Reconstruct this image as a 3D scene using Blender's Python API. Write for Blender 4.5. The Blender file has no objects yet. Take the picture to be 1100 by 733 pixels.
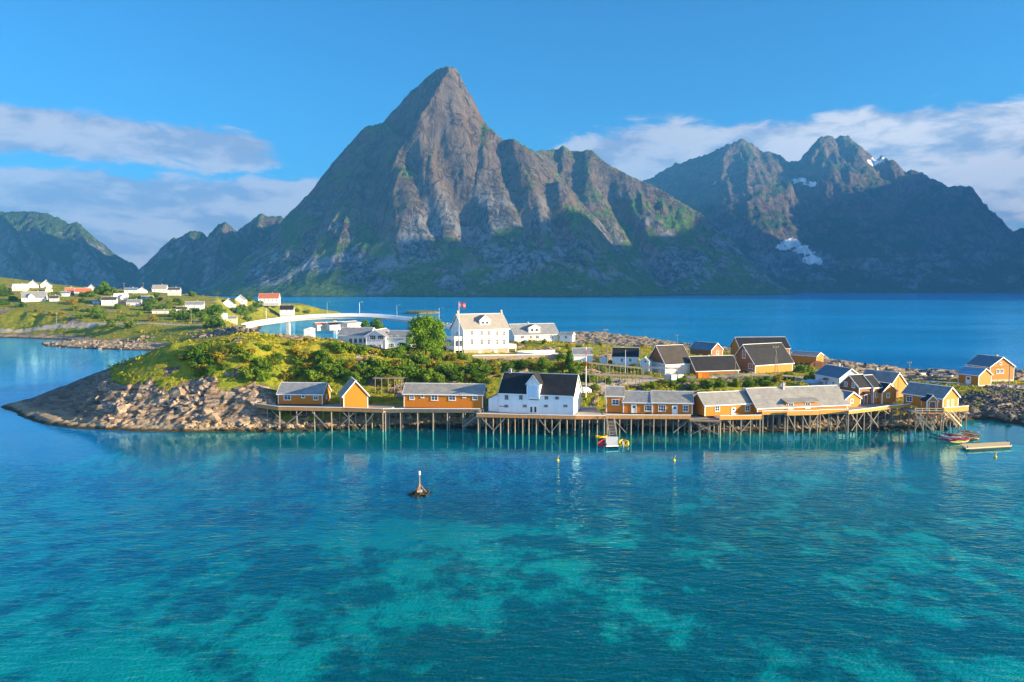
import bpy, bmesh, math, random
import numpy as np
from mathutils import Vector, Matrix

# ------------------------------------------------------------------ camera, world, sun, exposure
SC = bpy.context.scene
COL = SC.collection
F, CX, CY, CAMZ, HOR = 785.0, 550.0, 366.5, 30.0, 308.0     # focal length and centre in pixels of the 1100x733 photograph
PITCH = math.atan((CY - HOR) / F)
cam_data = bpy.data.cameras.new('camera')
cam_data.sensor_width = 36.0
cam_data.lens = 36.0 * F / 1100.0
cam_data.clip_start = 0.5
cam_data.clip_end = 60000
cam = bpy.data.objects.new('camera', cam_data)
COL.objects.link(cam)
cam.location = (0, 0, CAMZ)
cam.rotation_euler = (math.radians(90) - PITCH, 0, 0)
SC.camera = cam

SUN_AZ, SUN_EL = 105.0, 12.0          # degrees clockwise from the view direction, and above the horizon
HAZE = 9.5e-5
SUN_STRENGTH, SKY_STRENGTH = 5.0, 0.064
SC.view_settings.view_transform = 'Standard'
SC.view_settings.look = 'None'
SC.view_settings.exposure = 1.85
SC.view_settings.gamma = 1.0
SC.render.engine = 'CYCLES'
SC.cycles.use_denoising = True
SC.cycles.max_bounces = 6
SC.cycles.diffuse_bounces = 2
SC.cycles.glossy_bounces = 3
SC.cycles.transmission_bounces = 4
SC.cycles.transparent_max_bounces = 12
SC.cycles.volume_bounces = 0
SC.cycles.sample_clamp_indirect = 4.0

sun_data = bpy.data.lights.new('sun', 'SUN')
sun_data.energy = SUN_STRENGTH
sun_data.angle = math.radians(0.5)
sun_data.color = (1.0, 0.78, 0.47)
sun = bpy.data.objects.new('sun', sun_data)
COL.objects.link(sun)
_a, _e = math.radians(SUN_AZ), math.radians(SUN_EL)
SUN_DIR = Vector((math.sin(_a) * math.cos(_e), math.cos(_a) * math.cos(_e), math.sin(_e)))
sun.rotation_euler = SUN_DIR.to_track_quat('Z', 'Y').to_euler()


class NT:
    """small helper to write node trees"""
    def __init__(self, tree):
        self.t = tree
        tree.nodes.clear()

    def n(self, kind, **kw):
        nd = self.t.nodes.new(kind)
        for k, v in kw.items():
            if k.startswith('i_'):
                key = k[2:]
                key = int(key) if key.isdigit() else key.replace('_', ' ')
                self.put(nd.inputs[key], v)
            else:
                setattr(nd, k, v)
        return nd

    def put(self, sock, v):
        if isinstance(v, bpy.types.NodeSocket):
            self.t.links.new(v, sock)
        elif isinstance(v, bpy.types.Node):
            self.t.links.new(v.outputs[0], sock)
        else:
            if isinstance(v, (tuple, list)) and len(v) == 3 and sock.type == 'RGBA':
                v = (*v, 1.0)
            sock.default_value = v

    def math(self, op, a, b=0.0, c=0.0, clamp=False):
        nd = self.t.nodes.new('ShaderNodeMath')
        nd.operation = op
        nd.use_clamp = clamp
        self.put(nd.inputs[0], a); self.put(nd.inputs[1], b); self.put(nd.inputs[2], c)
        return nd.outputs[0]

    def vmath(self, op, a, b=(0, 0, 0)):
        nd = self.t.nodes.new('ShaderNodeVectorMath')
        nd.operation = op
        self.put(nd.inputs[0], a); self.put(nd.inputs[1], b)
        return nd.outputs[0]

    def range(self, v, a, b, c=0.0, d=1.0, smooth=True):
        nd = self.t.nodes.new('ShaderNodeMapRange')
        nd.interpolation_type = 'SMOOTHSTEP' if smooth else 'LINEAR'
        self.put(nd.inputs[0], v)
        for i, x in enumerate((a, b, c, d)):
            self.put(nd.inputs[1 + i], x)
        return nd.outputs[0]

    def mix(self, fac, a, b, blend='MIX'):
        nd = self.t.nodes.new('ShaderNodeMix')
        nd.data_type = 'RGBA'
        nd.blend_type = blend
        self.put(nd.inputs[0], fac); self.put(nd.inputs[6], a); self.put(nd.inputs[7], b)
        return nd.outputs[2]

    def noise(self, vec, scale, detail=4.0, rough=0.55, dist=0.0, typ='FBM'):
        nd = self.t.nodes.new('ShaderNodeTexNoise')
        nd.noise_type = typ
        self.put(nd.inputs['Vector'], vec)
        nd.inputs['Scale'].default_value = scale
        nd.inputs['Detail'].default_value = detail
        nd.inputs['Roughness'].default_value = rough
        nd.inputs['Distortion'].default_value = dist
        return nd.outputs[0]

    def ramp(self, fac, stops):
        nd = self.t.nodes.new('ShaderNodeValToRGB')
        self.put(nd.inputs[0], fac)
        cr = nd.color_ramp
        while len(cr.elements) < len(stops):
            cr.elements.new(0.5)
        for el, (p, c) in zip(cr.elements, stops):
            el.position = p
            el.color = (*c, 1.0)
        return nd.outputs[0]

    def bump(self, h, strength=0.5, dist=1.0, normal=None):
        nd = self.t.nodes.new('ShaderNodeBump')
        nd.inputs['Strength'].default_value = strength
        nd.inputs['Distance'].default_value = dist
        self.put(nd.inputs['Height'], h)
        if normal is not None:
            self.put(nd.inputs['Normal'], normal)
        return nd.outputs[0]


# world: Nishita sky with banks of cloud low over the horizon
world = bpy.data.worlds.new('World')
SC.world = world
world.use_nodes = True
W = NT(world.node_tree)
sky = W.n('ShaderNodeTexSky', sky_type='NISHITA', sun_disc=False, sun_elevation=math.radians(SUN_EL),
          sun_rotation=math.radians(SUN_AZ), altitude=0.0, air_density=1.0, dust_density=0.9, ozone_density=4.5)
gen = W.n('ShaderNodeTexCoord').outputs['Generated']
sep = W.n('ShaderNodeSeparateXYZ', i_0=gen)
az = W.math('ARCTAN2', sep.outputs[0], sep.outputs[1])
el = sep.outputs[2]
cv = W.n('ShaderNodeCombineXYZ', i_0=W.math('MULTIPLY', az, 4.6), i_1=W.math('MULTIPLY', el, 12.5), i_2=0.7).outputs[0]
n_big = W.noise(cv, 1.5, 6.0, 0.55, 0.35)
n_fine = W.noise(cv, 4.5, 7.0, 0.62, 0.5)
nn = W.math('ADD', W.math('MULTIPLY', n_big, 0.62), W.math('MULTIPLY', n_fine, 0.38))
def bank(a0, a1, e0, e1, fa, fe):
    """soft mask for a range of azimuth and elevation"""
    m = W.math('MULTIPLY', W.range(az, a0 - fa, a0 + fa), W.range(az, a1 - fa, a1 + fa, 1.0, 0.0))
    m2 = W.math('MULTIPLY', W.range(el, e0 - fe, e0 + fe), W.range(el, e1 - fe, e1 + fe, 1.0, 0.0))
    return W.math('MULTIPLY', m, m2)
left_deck = bank(-1.6, -0.30, 0.142, 0.200, 0.08, 0.024)
left_low = bank(-2.2, -0.19, 0.0, 0.138, 0.11, 0.028)
right_bank = bank(0.05, 1.5, 0.05, 0.208, 0.085, 0.036)
behind = W.range(W.math('ABSOLUTE', az), 1.05, 1.6)
fill_clouds = W.math('MULTIPLY', W.range(el, 0.05, 0.75, 0.80, 0.35), behind)  # cloud added out of view behind the camera to fill the shade
cover = W.math('MAXIMUM', W.math('MAXIMUM', left_deck, left_low), W.math('MAXIMUM', right_bank, fill_clouds))
dens = W.range(W.math('ADD', nn, W.math('MULTIPLY', W.math('SUBTRACT', cover, 1.0), 0.42)), 0.265, 0.41)
dens = W.math('MULTIPLY', dens, W.range(cover, 0.05, 0.45))
# lit tops, greyer undersides
shade_n = W.noise(W.vmath('ADD', cv, (0.10, -0.35, 0.0)), 1.5, 5.0, 0.55, 0.35)
lit = W.range(W.math('ADD', W.math('SUBTRACT', n_big, shade_n), W.math('MULTIPLY', W.math('SUBTRACT', n_fine, 0.5), 0.5)), -0.12, 0.11)
east = W.range(az, 0.15, 0.5)
c_dark = W.mix(east, (0.36, 0.41, 0.58), (0.40, 0.47, 0.64))
c_lit = W.mix(east, (0.72, 0.70, 0.76), (1.05, 0.97, 0.93))
cloud_col = W.mix(1.0, W.mix(lit, c_dark, c_lit), W.mix(behind, (1.0, 1.0, 1.0), (1.8, 2.6, 3.6)), 'MULTIPLY')  # clouds behind the camera boosted and blued as fill light
bg_sky = W.n('ShaderNodeBackground', i_0=W.mix(1.0, sky, (0.27, 0.82, 1.03), 'MULTIPLY'), i_1=SKY_STRENGTH)
bg_cloud = W.n('ShaderNodeBackground', i_0=cloud_col, i_1=0.27)
ms = W.n('ShaderNodeMixShader', i_0=W.math('MULTIPLY', dens, 0.95), i_1=bg_sky.outputs[0], i_2=bg_cloud.outputs[0])
W.n('ShaderNodeOutputWorld', i_0=ms.outputs[0])

# ------------------------------------------------------------------ helpers
_cp, _sp = math.cos(PITCH), math.sin(PITCH)
def ray(px, py):
    u = (px - CX) / F; v = (CY - py) / F
    return Vector((u, _cp + v * _sp, -_sp + v * _cp))
def at(px, py, z=0.0):
    d = ray(px, py); t = (z - CAMZ) / d.z
    return Vector((d.x * t, d.y * t, z))
def atD(px, py, D):
    d = ray(px, py); t = D / d.y
    return Vector((d.x * t, D, CAMZ + d.z * t))
def project(p):
    x, y, z = p[0], p[1], p[2] - CAMZ
    dep = y * _cp - z * _sp
    return CX + F * x / dep, CY - F * (y * _sp + z * _cp) / dep

def props(o, label=None, cat=None, group=None, kind=None):
    if label: o['label'] = label
    if cat: o['category'] = cat
    if group: o['group'] = group
    if kind: o['kind'] = kind
    return o
def thing(name, label, cat, loc=(0, 0, 0), rz=0.0, group=None):
    o = bpy.data.objects.new(name, None)
    COL.objects.link(o)
    o.empty_display_size = 0.5
    o.location = loc
    o.rotation_euler = (0, 0, rz)
    return props(o, label, cat, group)
def copy_tree(o, loc, rz=None, label=None, group=None, scale=None):
    def rec(src, parent):
        c = src.copy(); COL.objects.link(c)
        if parent is not None: c.parent = parent
        for ch in [x for x in src.children]:
            rec(ch, c)
        return c
    r = rec(o, None)
    r.location = loc
    if rz is not None: r.rotation_euler = (0, 0, rz)
    if label: r['label'] = label
    if group: r['group'] = group
    if scale: r.scale = (scale, scale, scale) if isinstance(scale, (int, float)) else scale
    return r

class MB:
    """collects boxes, bars, tubes and polygons; build() links them as one mesh object"""
    def __init__(self):
        self.v = []; self.f = []
    def poly(self, pts):
        i = len(self.v)
        self.v += [tuple(p) for p in pts]
        self.f.append(tuple(range(i, i + len(pts))))
    def solid(self, pts, faces):
        i = len(self.v)
        self.v += [tuple(p) for p in pts]
        self.f += [tuple(i + k for k in f) for f in faces]
    def box(self, x0, x1, y0, y1, z0, z1):
        self.solid([(x0, y0, z0), (x1, y0, z0), (x1, y1, z0), (x0, y1, z0), (x0, y0, z1), (x1, y0, z1), (x1, y1, z1), (x0, y1, z1)],
                   [(0, 3, 2, 1), (4, 5, 6, 7), (0, 1, 5, 4), (1, 2, 6, 5), (2, 3, 7, 6), (3, 0, 4, 7)])
    def bar(self, a, b, w, h):
        """a rectangular beam from a to b, w wide, h high"""
        a, b = Vector(a), Vector(b)
        d = (b - a).normalized()
        up = Vector((0, 0, 1)) if abs(d.z) < 0.95 else Vector((0, 1, 0))
        s = d.cross(up).normalized() * (w / 2)
        t = s.cross(d).normalized() * (h / 2)
        pts = [a - s - t, a + s - t, a + s + t, a - s + t, b - s - t, b + s - t, b + s + t, b - s + t]
        self.solid(pts, [(0, 1, 2, 3), (7, 6, 5, 4), (0, 4, 5, 1), (1, 5, 6, 2), (2, 6, 7, 3), (3, 7, 4, 0)])
    def tube(self, a, b, r0, r1=None, n=8):
        a, b = Vector(a), Vector(b)
        r1 = r0 if r1 is None else r1
        d = (b - a).normalized()
        up = Vector((0, 0, 1)) if abs(d.z) < 0.95 else Vector((1, 0, 0))
        s = d.cross(up).normalized(); t = s.cross(d)
        pts = []
        for c, r in ((a, r0), (b, r1)):
            for k in range(n):
                w = 2 * math.pi * k / n
                pts.append(c + s * (r * math.cos(w)) + t * (r * math.sin(w)))
        fs = [(k, (k + 1) % n, n + (k + 1) % n, n + k) for k in range(n)]
        fs += [tuple(range(n - 1, -1, -1)), tuple(range(n, 2 * n))]
        self.solid(pts, fs)
    def prism(self, prof, axis, a, b):
        """extrude a 2-D profile along 'x' or 'y' from a to b; profile gives the other two coordinates"""
        n = len(prof)
        P = (lambda c, p: (c, p[0], p[1])) if axis == 'x' else (lambda c, p: (p[0], c, p[1]))
        pts = [P(a, p) for p in prof] + [P(b, p) for p in prof]
        fs = [(k, (k + 1) % n, n + (k + 1) % n, n + k) for k in range(n)] + [tuple(range(n - 1, -1, -1)), tuple(range(n, 2 * n))]
        self.solid(pts, fs)
    def ball(self, c, rx, ry, rz, nu=10, nv=7, jitter=0.0, rnd=None):
        pts = [(c[0], c[1], c[2] - rz)]
        for j in range(1, nv):
            ph = -math.pi / 2 + math.pi * j / nv
            for i in range(nu):
                th = 2 * math.pi * i / nu
                k = 1 + (rnd.uniform(-jitter, jitter) if rnd else 0)
                pts.append((c[0] + rx * k * math.cos(ph) * math.cos(th), c[1] + ry * k * math.cos(ph) * math.sin(th), c[2] + rz * k * math.sin(ph)))
        pts.append((c[0], c[1], c[2] + rz))
        fs = [(0, 1 + (i + 1) % nu, 1 + i) for i in range(nu)]
        for j in range(nv - 2):
            o0 = 1 + j * nu
            fs += [(o0 + i, o0 + (i + 1) % nu, o0 + nu + (i + 1) % nu, o0 + nu + i) for i in range(nu)]
        o0 = 1 + (nv - 2) * nu
        fs += [(o0 + i, o0 + (i + 1) % nu, len(pts) - 1) for i in range(nu)]
        self.solid(pts, fs)
    def build(self, name, mat, parent=None, smooth=False, fix=True):
        me = bpy.data.meshes.new(name)
        me.from_pydata(self.v, [], self.f)
        if fix:
            bm = bmesh.new(); bm.from_mesh(me)
            bmesh.ops.recalc_face_normals(bm, faces=bm.faces)
            bm.to_mesh(me); bm.free()
        me.materials.append(mat)
        if smooth: me.polygons.foreach_set('use_smooth', [True] * len(me.polygons))
        o = bpy.data.objects.new(name, me)
        COL.objects.link(o)
        if parent is not None: o.parent = parent
        return o

def np_mesh(name, verts, faces, mat, smooth=True, attrs=None):
    """mesh from numpy arrays, faces (n,3) or (n,4)"""
    me = bpy.data.meshes.new(name)
    k = faces.shape[1]
    me.vertices.add(len(verts)); me.vertices.foreach_set('co', np.ascontiguousarray(verts, dtype=np.float32).ravel())
    me.loops.add(faces.size); me.loops.foreach_set('vertex_index', np.ascontiguousarray(faces, dtype=np.int32).ravel())
    me.polygons.add(len(faces))
    me.polygons.foreach_set('loop_start', np.arange(0, faces.size, k, dtype=np.int32))
    me.polygons.foreach_set('use_smooth', np.full(len(faces), smooth))
    for an, (dom, data) in (attrs or {}).items():
        at_ = me.attributes.new(an, 'FLOAT', dom)
        at_.data.foreach_set('value', np.ascontiguousarray(data, dtype=np.float32))
    me.update(calc_edges=True); me.validate()
    me.materials.append(mat)
    o = bpy.data.objects.new(name, me)
    COL.objects.link(o)
    return o
def grid_faces(nr, nc):
    i = np.arange(nr - 1)[:, None] * nc + np.arange(nc - 1)[None, :]
    i = i.ravel()
    return np.stack([i, i + 1, i + nc + 1, i + nc], 1)

# numpy noise
def _hash(ix, iy, seed):
    h = (ix.astype(np.int64) * 374761393 + iy.astype(np.int64) * 668265263 + seed * 1274126177) & 0x7fffffff
    h = ((h ^ (h >> 13)) * 1274126177) & 0x7fffffff
    h = (h ^ (h >> 16)) & 0xffff
    return h.astype(np.float64) / 65535.0
def vnoise(x, y, seed=0):
    x0 = np.floor(x); y0 = np.floor(y)
    fx = x - x0; fy = y - y0
    fx = fx * fx * fx * (fx * (fx * 6 - 15) + 10); fy = fy * fy * fy * (fy * (fy * 6 - 15) + 10)
    a = _hash(x0, y0, seed); b = _hash(x0 + 1, y0, seed); c = _hash(x0, y0 + 1, seed); d = _hash(x0 + 1, y0 + 1, seed)
    return (a + (b - a) * fx) * (1 - fy) + (c + (d - c) * fx) * fy
def fbm(x, y, octv=5, seed=0, gain=0.5):
    s = np.zeros_like(x); amp = 1.0; tot = 0.0
    c, sn = math.cos(0.6), math.sin(0.6)
    for k in range(octv):
        s += amp * (vnoise(x, y, seed + k) * 2 - 1); tot += amp
        x, y = (c * x - sn * y) * 2.03 + 11.3, (sn * x + c * y) * 2.03 + 5.7
        amp *= gain
    return s / tot
def ridged(x, y, octv=5, seed=0, gain=0.5):
    s = np.zeros_like(x); amp = 1.0; tot = 0.0
    c, sn = math.cos(0.6), math.sin(0.6)
    for k in range(octv):
        s += amp * (1 - np.abs(vnoise(x, y, seed + k) * 2 - 1)) ** 2; tot += amp
        x, y = (c * x - sn * y) * 2.07 + 3.1, (sn * x + c * y) * 2.07 + 7.9
        amp *= gain
    return s / tot
def sstep(a, b, x):
    t = np.clip((x - a) / (b - a), 0, 1)
    return t * t * (3 - 2 * t)
def poly_sdf(x, y, poly):
    """signed distance, positive inside"""
    P = np.asarray(poly, dtype=np.float64); Q = np.roll(P, -1, axis=0)
    best = np.full(x.shape, 1e18); ins = np.zeros(x.shape, dtype=bool)
    for (ax, ay), (bx, by) in zip(P, Q):
        ex, ey = bx - ax, by - ay
        t = np.clip(((x - ax) * ex + (y - ay) * ey) / (ex * ex + ey * ey + 1e-12), 0, 1)
        best = np.minimum(best, (x - ax - t * ex) ** 2 + (y - ay - t * ey) ** 2)
        if ay != by:
            ins ^= ((ay > y) != (by > y)) & (x < (bx - ax) * (y - ay) / (by - ay) + ax)
    d = np.sqrt(best)
    return np.where(ins, d, -d)
def line_dist(x, y, pts):
    best = np.full(x.shape, 1e18)
    for (ax, ay), (bx, by) in zip(pts[:-1], pts[1:]):
        ex, ey = bx - ax, by - ay
        t = np.clip(((x - ax) * ex + (y - ay) * ey) / (ex * ex + ey * ey + 1e-12), 0, 1)
        best = np.minimum(best, (x - ax - t * ex) ** 2 + (y - ay - t * ey) ** 2)
    return np.sqrt(best)

# ------------------------------------------------------------------ materials
def new_mat(name):
    m = bpy.data.materials.new(name)
    m.use_nodes = True
    return m, NT(m.node_tree)
def finish(T, col, rough=0.8, normal=None, metallic=0.0, spec=0.3):
    p = T.n('ShaderNodeBsdfPrincipled')
    T.put(p.inputs['Base Color'], col); T.put(p.inputs['Roughness'], rough)
    T.put(p.inputs['Metallic'], metallic); T.put(p.inputs['Specular IOR Level'], spec)
    if normal is not None: T.put(p.inputs['Normal'], normal)
    T.n('ShaderNodeOutputMaterial', i_0=p.outputs[0])
    return p
def pos(T): return T.n('ShaderNodeNewGeometry').outputs['Position']
def objco(T): return T.n('ShaderNodeTexCoord').outputs['Object']

def boards_mat(name, col, wear=(0.3, 0.3, 0.3), amount=0.25, pitch=0.16, rough=0.6, bump=0.35):
    """vertical boarding painted col, with weathering"""
    m, T = new_mat(name)
    o = objco(T)
    s = T.n('ShaderNodeSeparateXYZ', i_0=o)
    u = T.math('ADD', s.outputs[0], T.math('MULTIPLY', s.outputs[1], 1.0))
    q = T.math('DIVIDE', u, pitch)
    fr = T.math('FRACT', q)
    gap = T.range(T.math('ABSOLUTE', T.math('SUBTRACT', fr, 0.5)), 0.40, 0.5)
    idn = T.n('ShaderNodeTexWhiteNoise', noise_dimensions='1D', i_1=T.math('FLOOR', q)).outputs[0]
    n1 = T.noise(T.vmath('MULTIPLY', o, (2.0, 2.0, 0.5)), 1.6, 5, 0.6)
    n2 = T.noise(T.vmath('MULTIPLY', o, (9.0, 9.0, 0.8)), 1.5, 4, 0.6)
    base = T.mix(T.math('MULTIPLY', idn, 0.35), col, tuple(c * 0.72 for c in col))
    base = T.mix(T.math('MULTIPLY', T.range(n1, 0.42, 0.75), amount), base, wear)
    base = T.mix(T.math('MULTIPLY', T.range(n2, 0.5, 0.8), amount * 0.8), base, tuple(c * 0.6 for c in col))
    finish(T, base, rough, T.bump(T.math('SUBTRACT', 1.0, gap), bump, 0.03))
    return m
def plain_mat(name, col, rough=0.6, var=0.25, scale=1.5, metallic=0.0, bump=0.15, spec=0.3):
    m, T = new_mat(name)
    o = objco(T)
    n1 = T.noise(o, scale, 5, 0.6)
    n2 = T.noise(o, scale * 7, 3, 0.6)
    f = T.math('MULTIPLY', T.range(T.math('ADD', T.math('MULTIPLY', n1, 0.6), T.math('MULTIPLY', n2, 0.4)), 0.3, 0.7), var)
    finish(T, T.mix(f, col, tuple(c * 0.5 for c in col)), rough, T.bump(n2, bump, 0.02), metallic, spec)
    return m
def roof_mat(name, col, alt, rough=0.75, course=0.28, spec=0.3):
    """courses of slate or shingle with lichen and stains"""
    m, T = new_mat(name)
    o = objco(T)
    s = T.n('ShaderNodeSeparateXYZ', i_0=o)
    row = T.math('DIVIDE', s.outputs[2], course * 0.55)
    fr = T.math('FRACT', row)
    cell = T.math('ADD', T.math('MULTIPLY', T.math('FLOOR', row), 17.3), T.math('FLOOR', T.math('DIVIDE', T.math('ADD', T.math('ADD', s.outputs[0], s.outputs[1]), T.math('MULTIPLY', T.math('FLOOR', row), 0.19)), 0.4)))
    idn = T.n('ShaderNodeTexWhiteNoise', noise_dimensions='1D', i_1=cell).outputs[0]
    n1 = T.noise(o, 0.55, 5, 0.65)
    n2 = T.noise(T.vmath('MULTIPLY', o, (3.0, 3.0, 0.7)), 1.2, 5, 0.6)
    base = T.mix(T.math('MULTIPLY', idn, 0.45), col, alt)
    base = T.mix(T.math('MULTIPLY', T.range(n1, 0.4, 0.7), 0.6), base, alt)
    base = T.mix(T.math('MULTIPLY', T.range(n2, 0.5, 0.75), 0.3), base, tuple(c * 0.5 for c in col))
    finish(T, base, rough, T.bump(fr, 0.3, 0.03), 0.0, spec)
    return m
def glass_mat():
    m, T = new_mat('window_glass')
    n1 = T.noise(objco(T), 0.8, 2, 0.5)
    finish(T, T.mix(n1, (0.02, 0.03, 0.045), (0.06, 0.075, 0.10)), 0.06, None, 0.0, 0.6)
    return m

M = {}
M['orange'] = boards_mat('ochre_boards', (0.54, 0.17, 0.004), (0.40, 0.17, 0.02), 0.3)
M['gold'] = boards_mat('golden_boards', (0.58, 0.182, 0.003), (0.46, 0.18, 0.015), 0.3)
M['brown'] = boards_mat('brown_boards', (0.26, 0.10, 0.03), (0.22, 0.14, 0.08), 0.35)
M['white'] = boards_mat('white_boards', (0.78, 0.79, 0.80), (0.55, 0.55, 0.52), 0.25, bump=0.2)
M['cream'] = boards_mat('cream_boards', (0.70, 0.60, 0.42), (0.5, 0.42, 0.3), 0.2, bump=0.2)
M['blue'] = boards_mat('pale_blue_boards', (0.50, 0.64, 0.76), (0.45, 0.5, 0.55), 0.25, bump=0.2)
M['red'] = boards_mat('rust_red_boards', (0.40, 0.10, 0.05), (0.3, 0.12, 0.07), 0.3)
M['trim'] = plain_mat('white_trim', (0.80, 0.79, 0.76), 0.5, 0.18)
M['slate'] = roof_mat('slate_roof', (0.17, 0.18, 0.20), (0.33, 0.33, 0.32))
M['shingle'] = roof_mat('pale_shingle_roof', (0.20, 0.195, 0.185), (0.36, 0.34, 0.305))
M['black_roof'] = roof_mat('black_sheet_roof', (0.010, 0.011, 0.014), (0.028, 0.028, 0.032), 0.7)
M['dark_roof'] = roof_mat('dark_brown_roof', (0.045, 0.037, 0.033), (0.085, 0.072, 0.062))
M['blue_roof'] = roof_mat('blue_grey_roof', (0.09, 0.16, 0.23), (0.16, 0.23, 0.29), 0.55)
M['bright_blue_roof'] = roof_mat('sky_blue_sheet_roof', (0.12, 0.32, 0.50), (0.2, 0.4, 0.55), 0.5)
M['red_roof'] = roof_mat('red_tile_roof', (0.52, 0.13, 0.05), (0.4, 0.15, 0.09))
M['beige_roof'] = roof_mat('beige_tile_roof', (0.27, 0.245, 0.22), (0.36, 0.325, 0.285))
M['glass'] = glass_mat()
M['wood'] = boards_mat('weathered_grey_wood', (0.34, 0.30, 0.25), (0.48, 0.44, 0.38), 0.5, 0.22, 0.85)
M['dark_wood'] = boards_mat('tarred_wood', (0.10, 0.085, 0.07), (0.2, 0.17, 0.14), 0.4, 0.25, 0.85)
M['post'] = plain_mat('grey_post_wood', (0.27, 0.235, 0.19), 0.9, 0.6, 1.1, 0.0, 0.4)
M['fascia'] = boards_mat('honey_coloured_planks', (0.42, 0.19, 0.05), (0.42, 0.30, 0.18), 0.5, 1.5, 0.8)
M['ochre_fascia'] = boards_mat('ochre_rail_planks', (0.60, 0.27, 0.035), (0.5, 0.33, 0.15), 0.35, 1.5, 0.8)
M['concrete'] = plain_mat('pale_concrete', (0.52, 0.50, 0.46), 0.85, 0.4, 0.4)
M['stone'] = None
M['metal'] = plain_mat('galvanised_metal', (0.55, 0.56, 0.57), 0.45, 0.25, 2.0, 0.6)
M['chimney'] = plain_mat('chimney_plaster', (0.42, 0.38, 0.34), 0.9, 0.4)
M['black'] = plain_mat('black_rubber', (0.02, 0.02, 0.022), 0.7, 0.3)
M['yellow'] = plain_mat('yellow_plastic', (0.80, 0.48, 0.015), 0.4, 0.2)
M['orange_plastic'] = plain_mat('orange_plastic', (0.80, 0.22, 0.02), 0.4, 0.2)
M['redp'] = plain_mat('red_plastic', (0.60, 0.03, 0.04), 0.4, 0.2)
M['greenp'] = plain_mat('green_plastic', (0.03, 0.20, 0.13), 0.4, 0.2)
M['pink'] = plain_mat('crimson_plastic', (0.55, 0.02, 0.10), 0.4, 0.2)
M['rust'] = plain_mat('rusty_brown', (0.42, 0.17, 0.05), 0.8, 0.5)
M['car'] = plain_mat('white_car_paint', (0.78, 0.79, 0.8), 0.25, 0.05, 1.0, 0.0, 0.0, 0.5)
M['darkcar'] = plain_mat('dark_car_paint', (0.06, 0.07, 0.09), 0.25, 0.05, 1.0, 0.0, 0.0, 0.5)
M['flag_red'] = plain_mat('red_cloth', (0.55, 0.02, 0.04), 0.8, 0.1)
M['flag_blue'] = plain_mat('blue_cloth', (0.01, 0.02, 0.16), 0.8, 0.1)
M['pale_wood'] = boards_mat('fresh_pale_planks', (0.66, 0.50, 0.28), (0.6, 0.5, 0.36), 0.3, 0.2, 0.8)
# ------------------------------------------------------------------ ground: island, village shore and seabed as one sheet
def P0(l): return [tuple(at(px, py, 0.0)[:2]) for px, py in l]
def PD(l): return [tuple(atD(px, 330, D)[:2]) for px, D in l]
ISLAND = P0([(2, 437), (18, 446), (45, 456), (80, 461), (130, 463), (200, 464.5), (260, 464), (330, 462), (420, 459.5), (470, 458), (520, 459), (600, 458),
             (650, 458), (700, 460), (745, 463), (800, 465), (860, 464), (920, 461), (970, 460.5), (1005, 458), (1030, 452), (1060, 450), (1100, 457), (1180, 462)]) \
    + PD([(1180, 258), (1080, 254), (1000, 256), (940, 272), (900, 292), (860, 322), (800, 342), (740, 374), (690, 428), (650, 468), (612, 475), (560, 430), (500, 385),
          (470, 335), (440, 290), (400, 262), (345, 246), (300, 238), (240, 225), (190, 212), (150, 200), (100, 192), (50, 187), (20, 184)])
VILLAGE = P0([(-160, 361), (0, 363), (60, 365), (90, 366.5), (45, 369), (48, 372), (80, 374.5), (130, 376), (175, 378), (215, 381)]) \
    + PD([(270, 300), (320, 318), (322, 345), (296, 380), (283, 410), (278, 470), (282, 590), (302, 625), (330, 690), (360, 730), (378, 765), (340, 850), (200, 900), (0, 920), (-160, 930)])
SKERRY = P0([(432, 337.2), (450, 338), (470, 337.6), (474, 336.6), (455, 335.6), (436, 336.2)])
MAIN_PTS = [(12, 435.5, 180), (30, 431, 176), (60, 424, 172), (105, 409, 172), (150, 387, 172), (185, 371, 174), (210, 367, 178), (240, 363, 180), (265, 370, 171), (300, 371, 176),
            (340, 370, 179), (380, 374, 182), (420, 379, 184), (60, 446, 166), (100, 440, 160), (150, 428, 160), (200, 405, 163), (150, 452, 154), (200, 442, 155), (250, 398, 163),
            (255, 434, 156), (262, 425, 158), (300, 408, 166), (340, 404, 168), (330, 432, 162), (320, 416, 166), (400, 416, 166), (430, 395, 175), (470, 396, 180), (520, 386, 205),
            (520, 379, 218), (560, 378, 226), (600, 371, 240), (580, 367, 246), (500, 405, 174), (470, 428, 162), (560, 398, 180), (620, 402, 176), (630, 416, 170), (640, 430, 160),
            (570, 440, 158), (660, 402, 190), (672, 393, 203), (700, 401, 200), (738, 402, 205), (820, 402, 196), (850, 411, 180), (700, 416, 172), (780, 416, 172), (890, 421, 184),
            (920, 408, 225), (960, 405, 238), (1000, 411, 205), (1060, 412, 205), (1092, 416, 196), (1150, 418, 196), (700, 366, 405), (640, 363, 430), (760, 376, 330), (860, 390, 260),
            (330, 364, 214), (400, 379, 194), (300, 366, 225), (240, 366, 205), (520, 372, 300), (440, 372, 240), (930, 433, 168), (1000, 432, 172), (1045, 436, 172), (1030, 418, 188),
            (700, 440, 160), (800, 446, 160), (860, 440, 165), (610, 366, 400), (560, 372, 330)]
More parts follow.
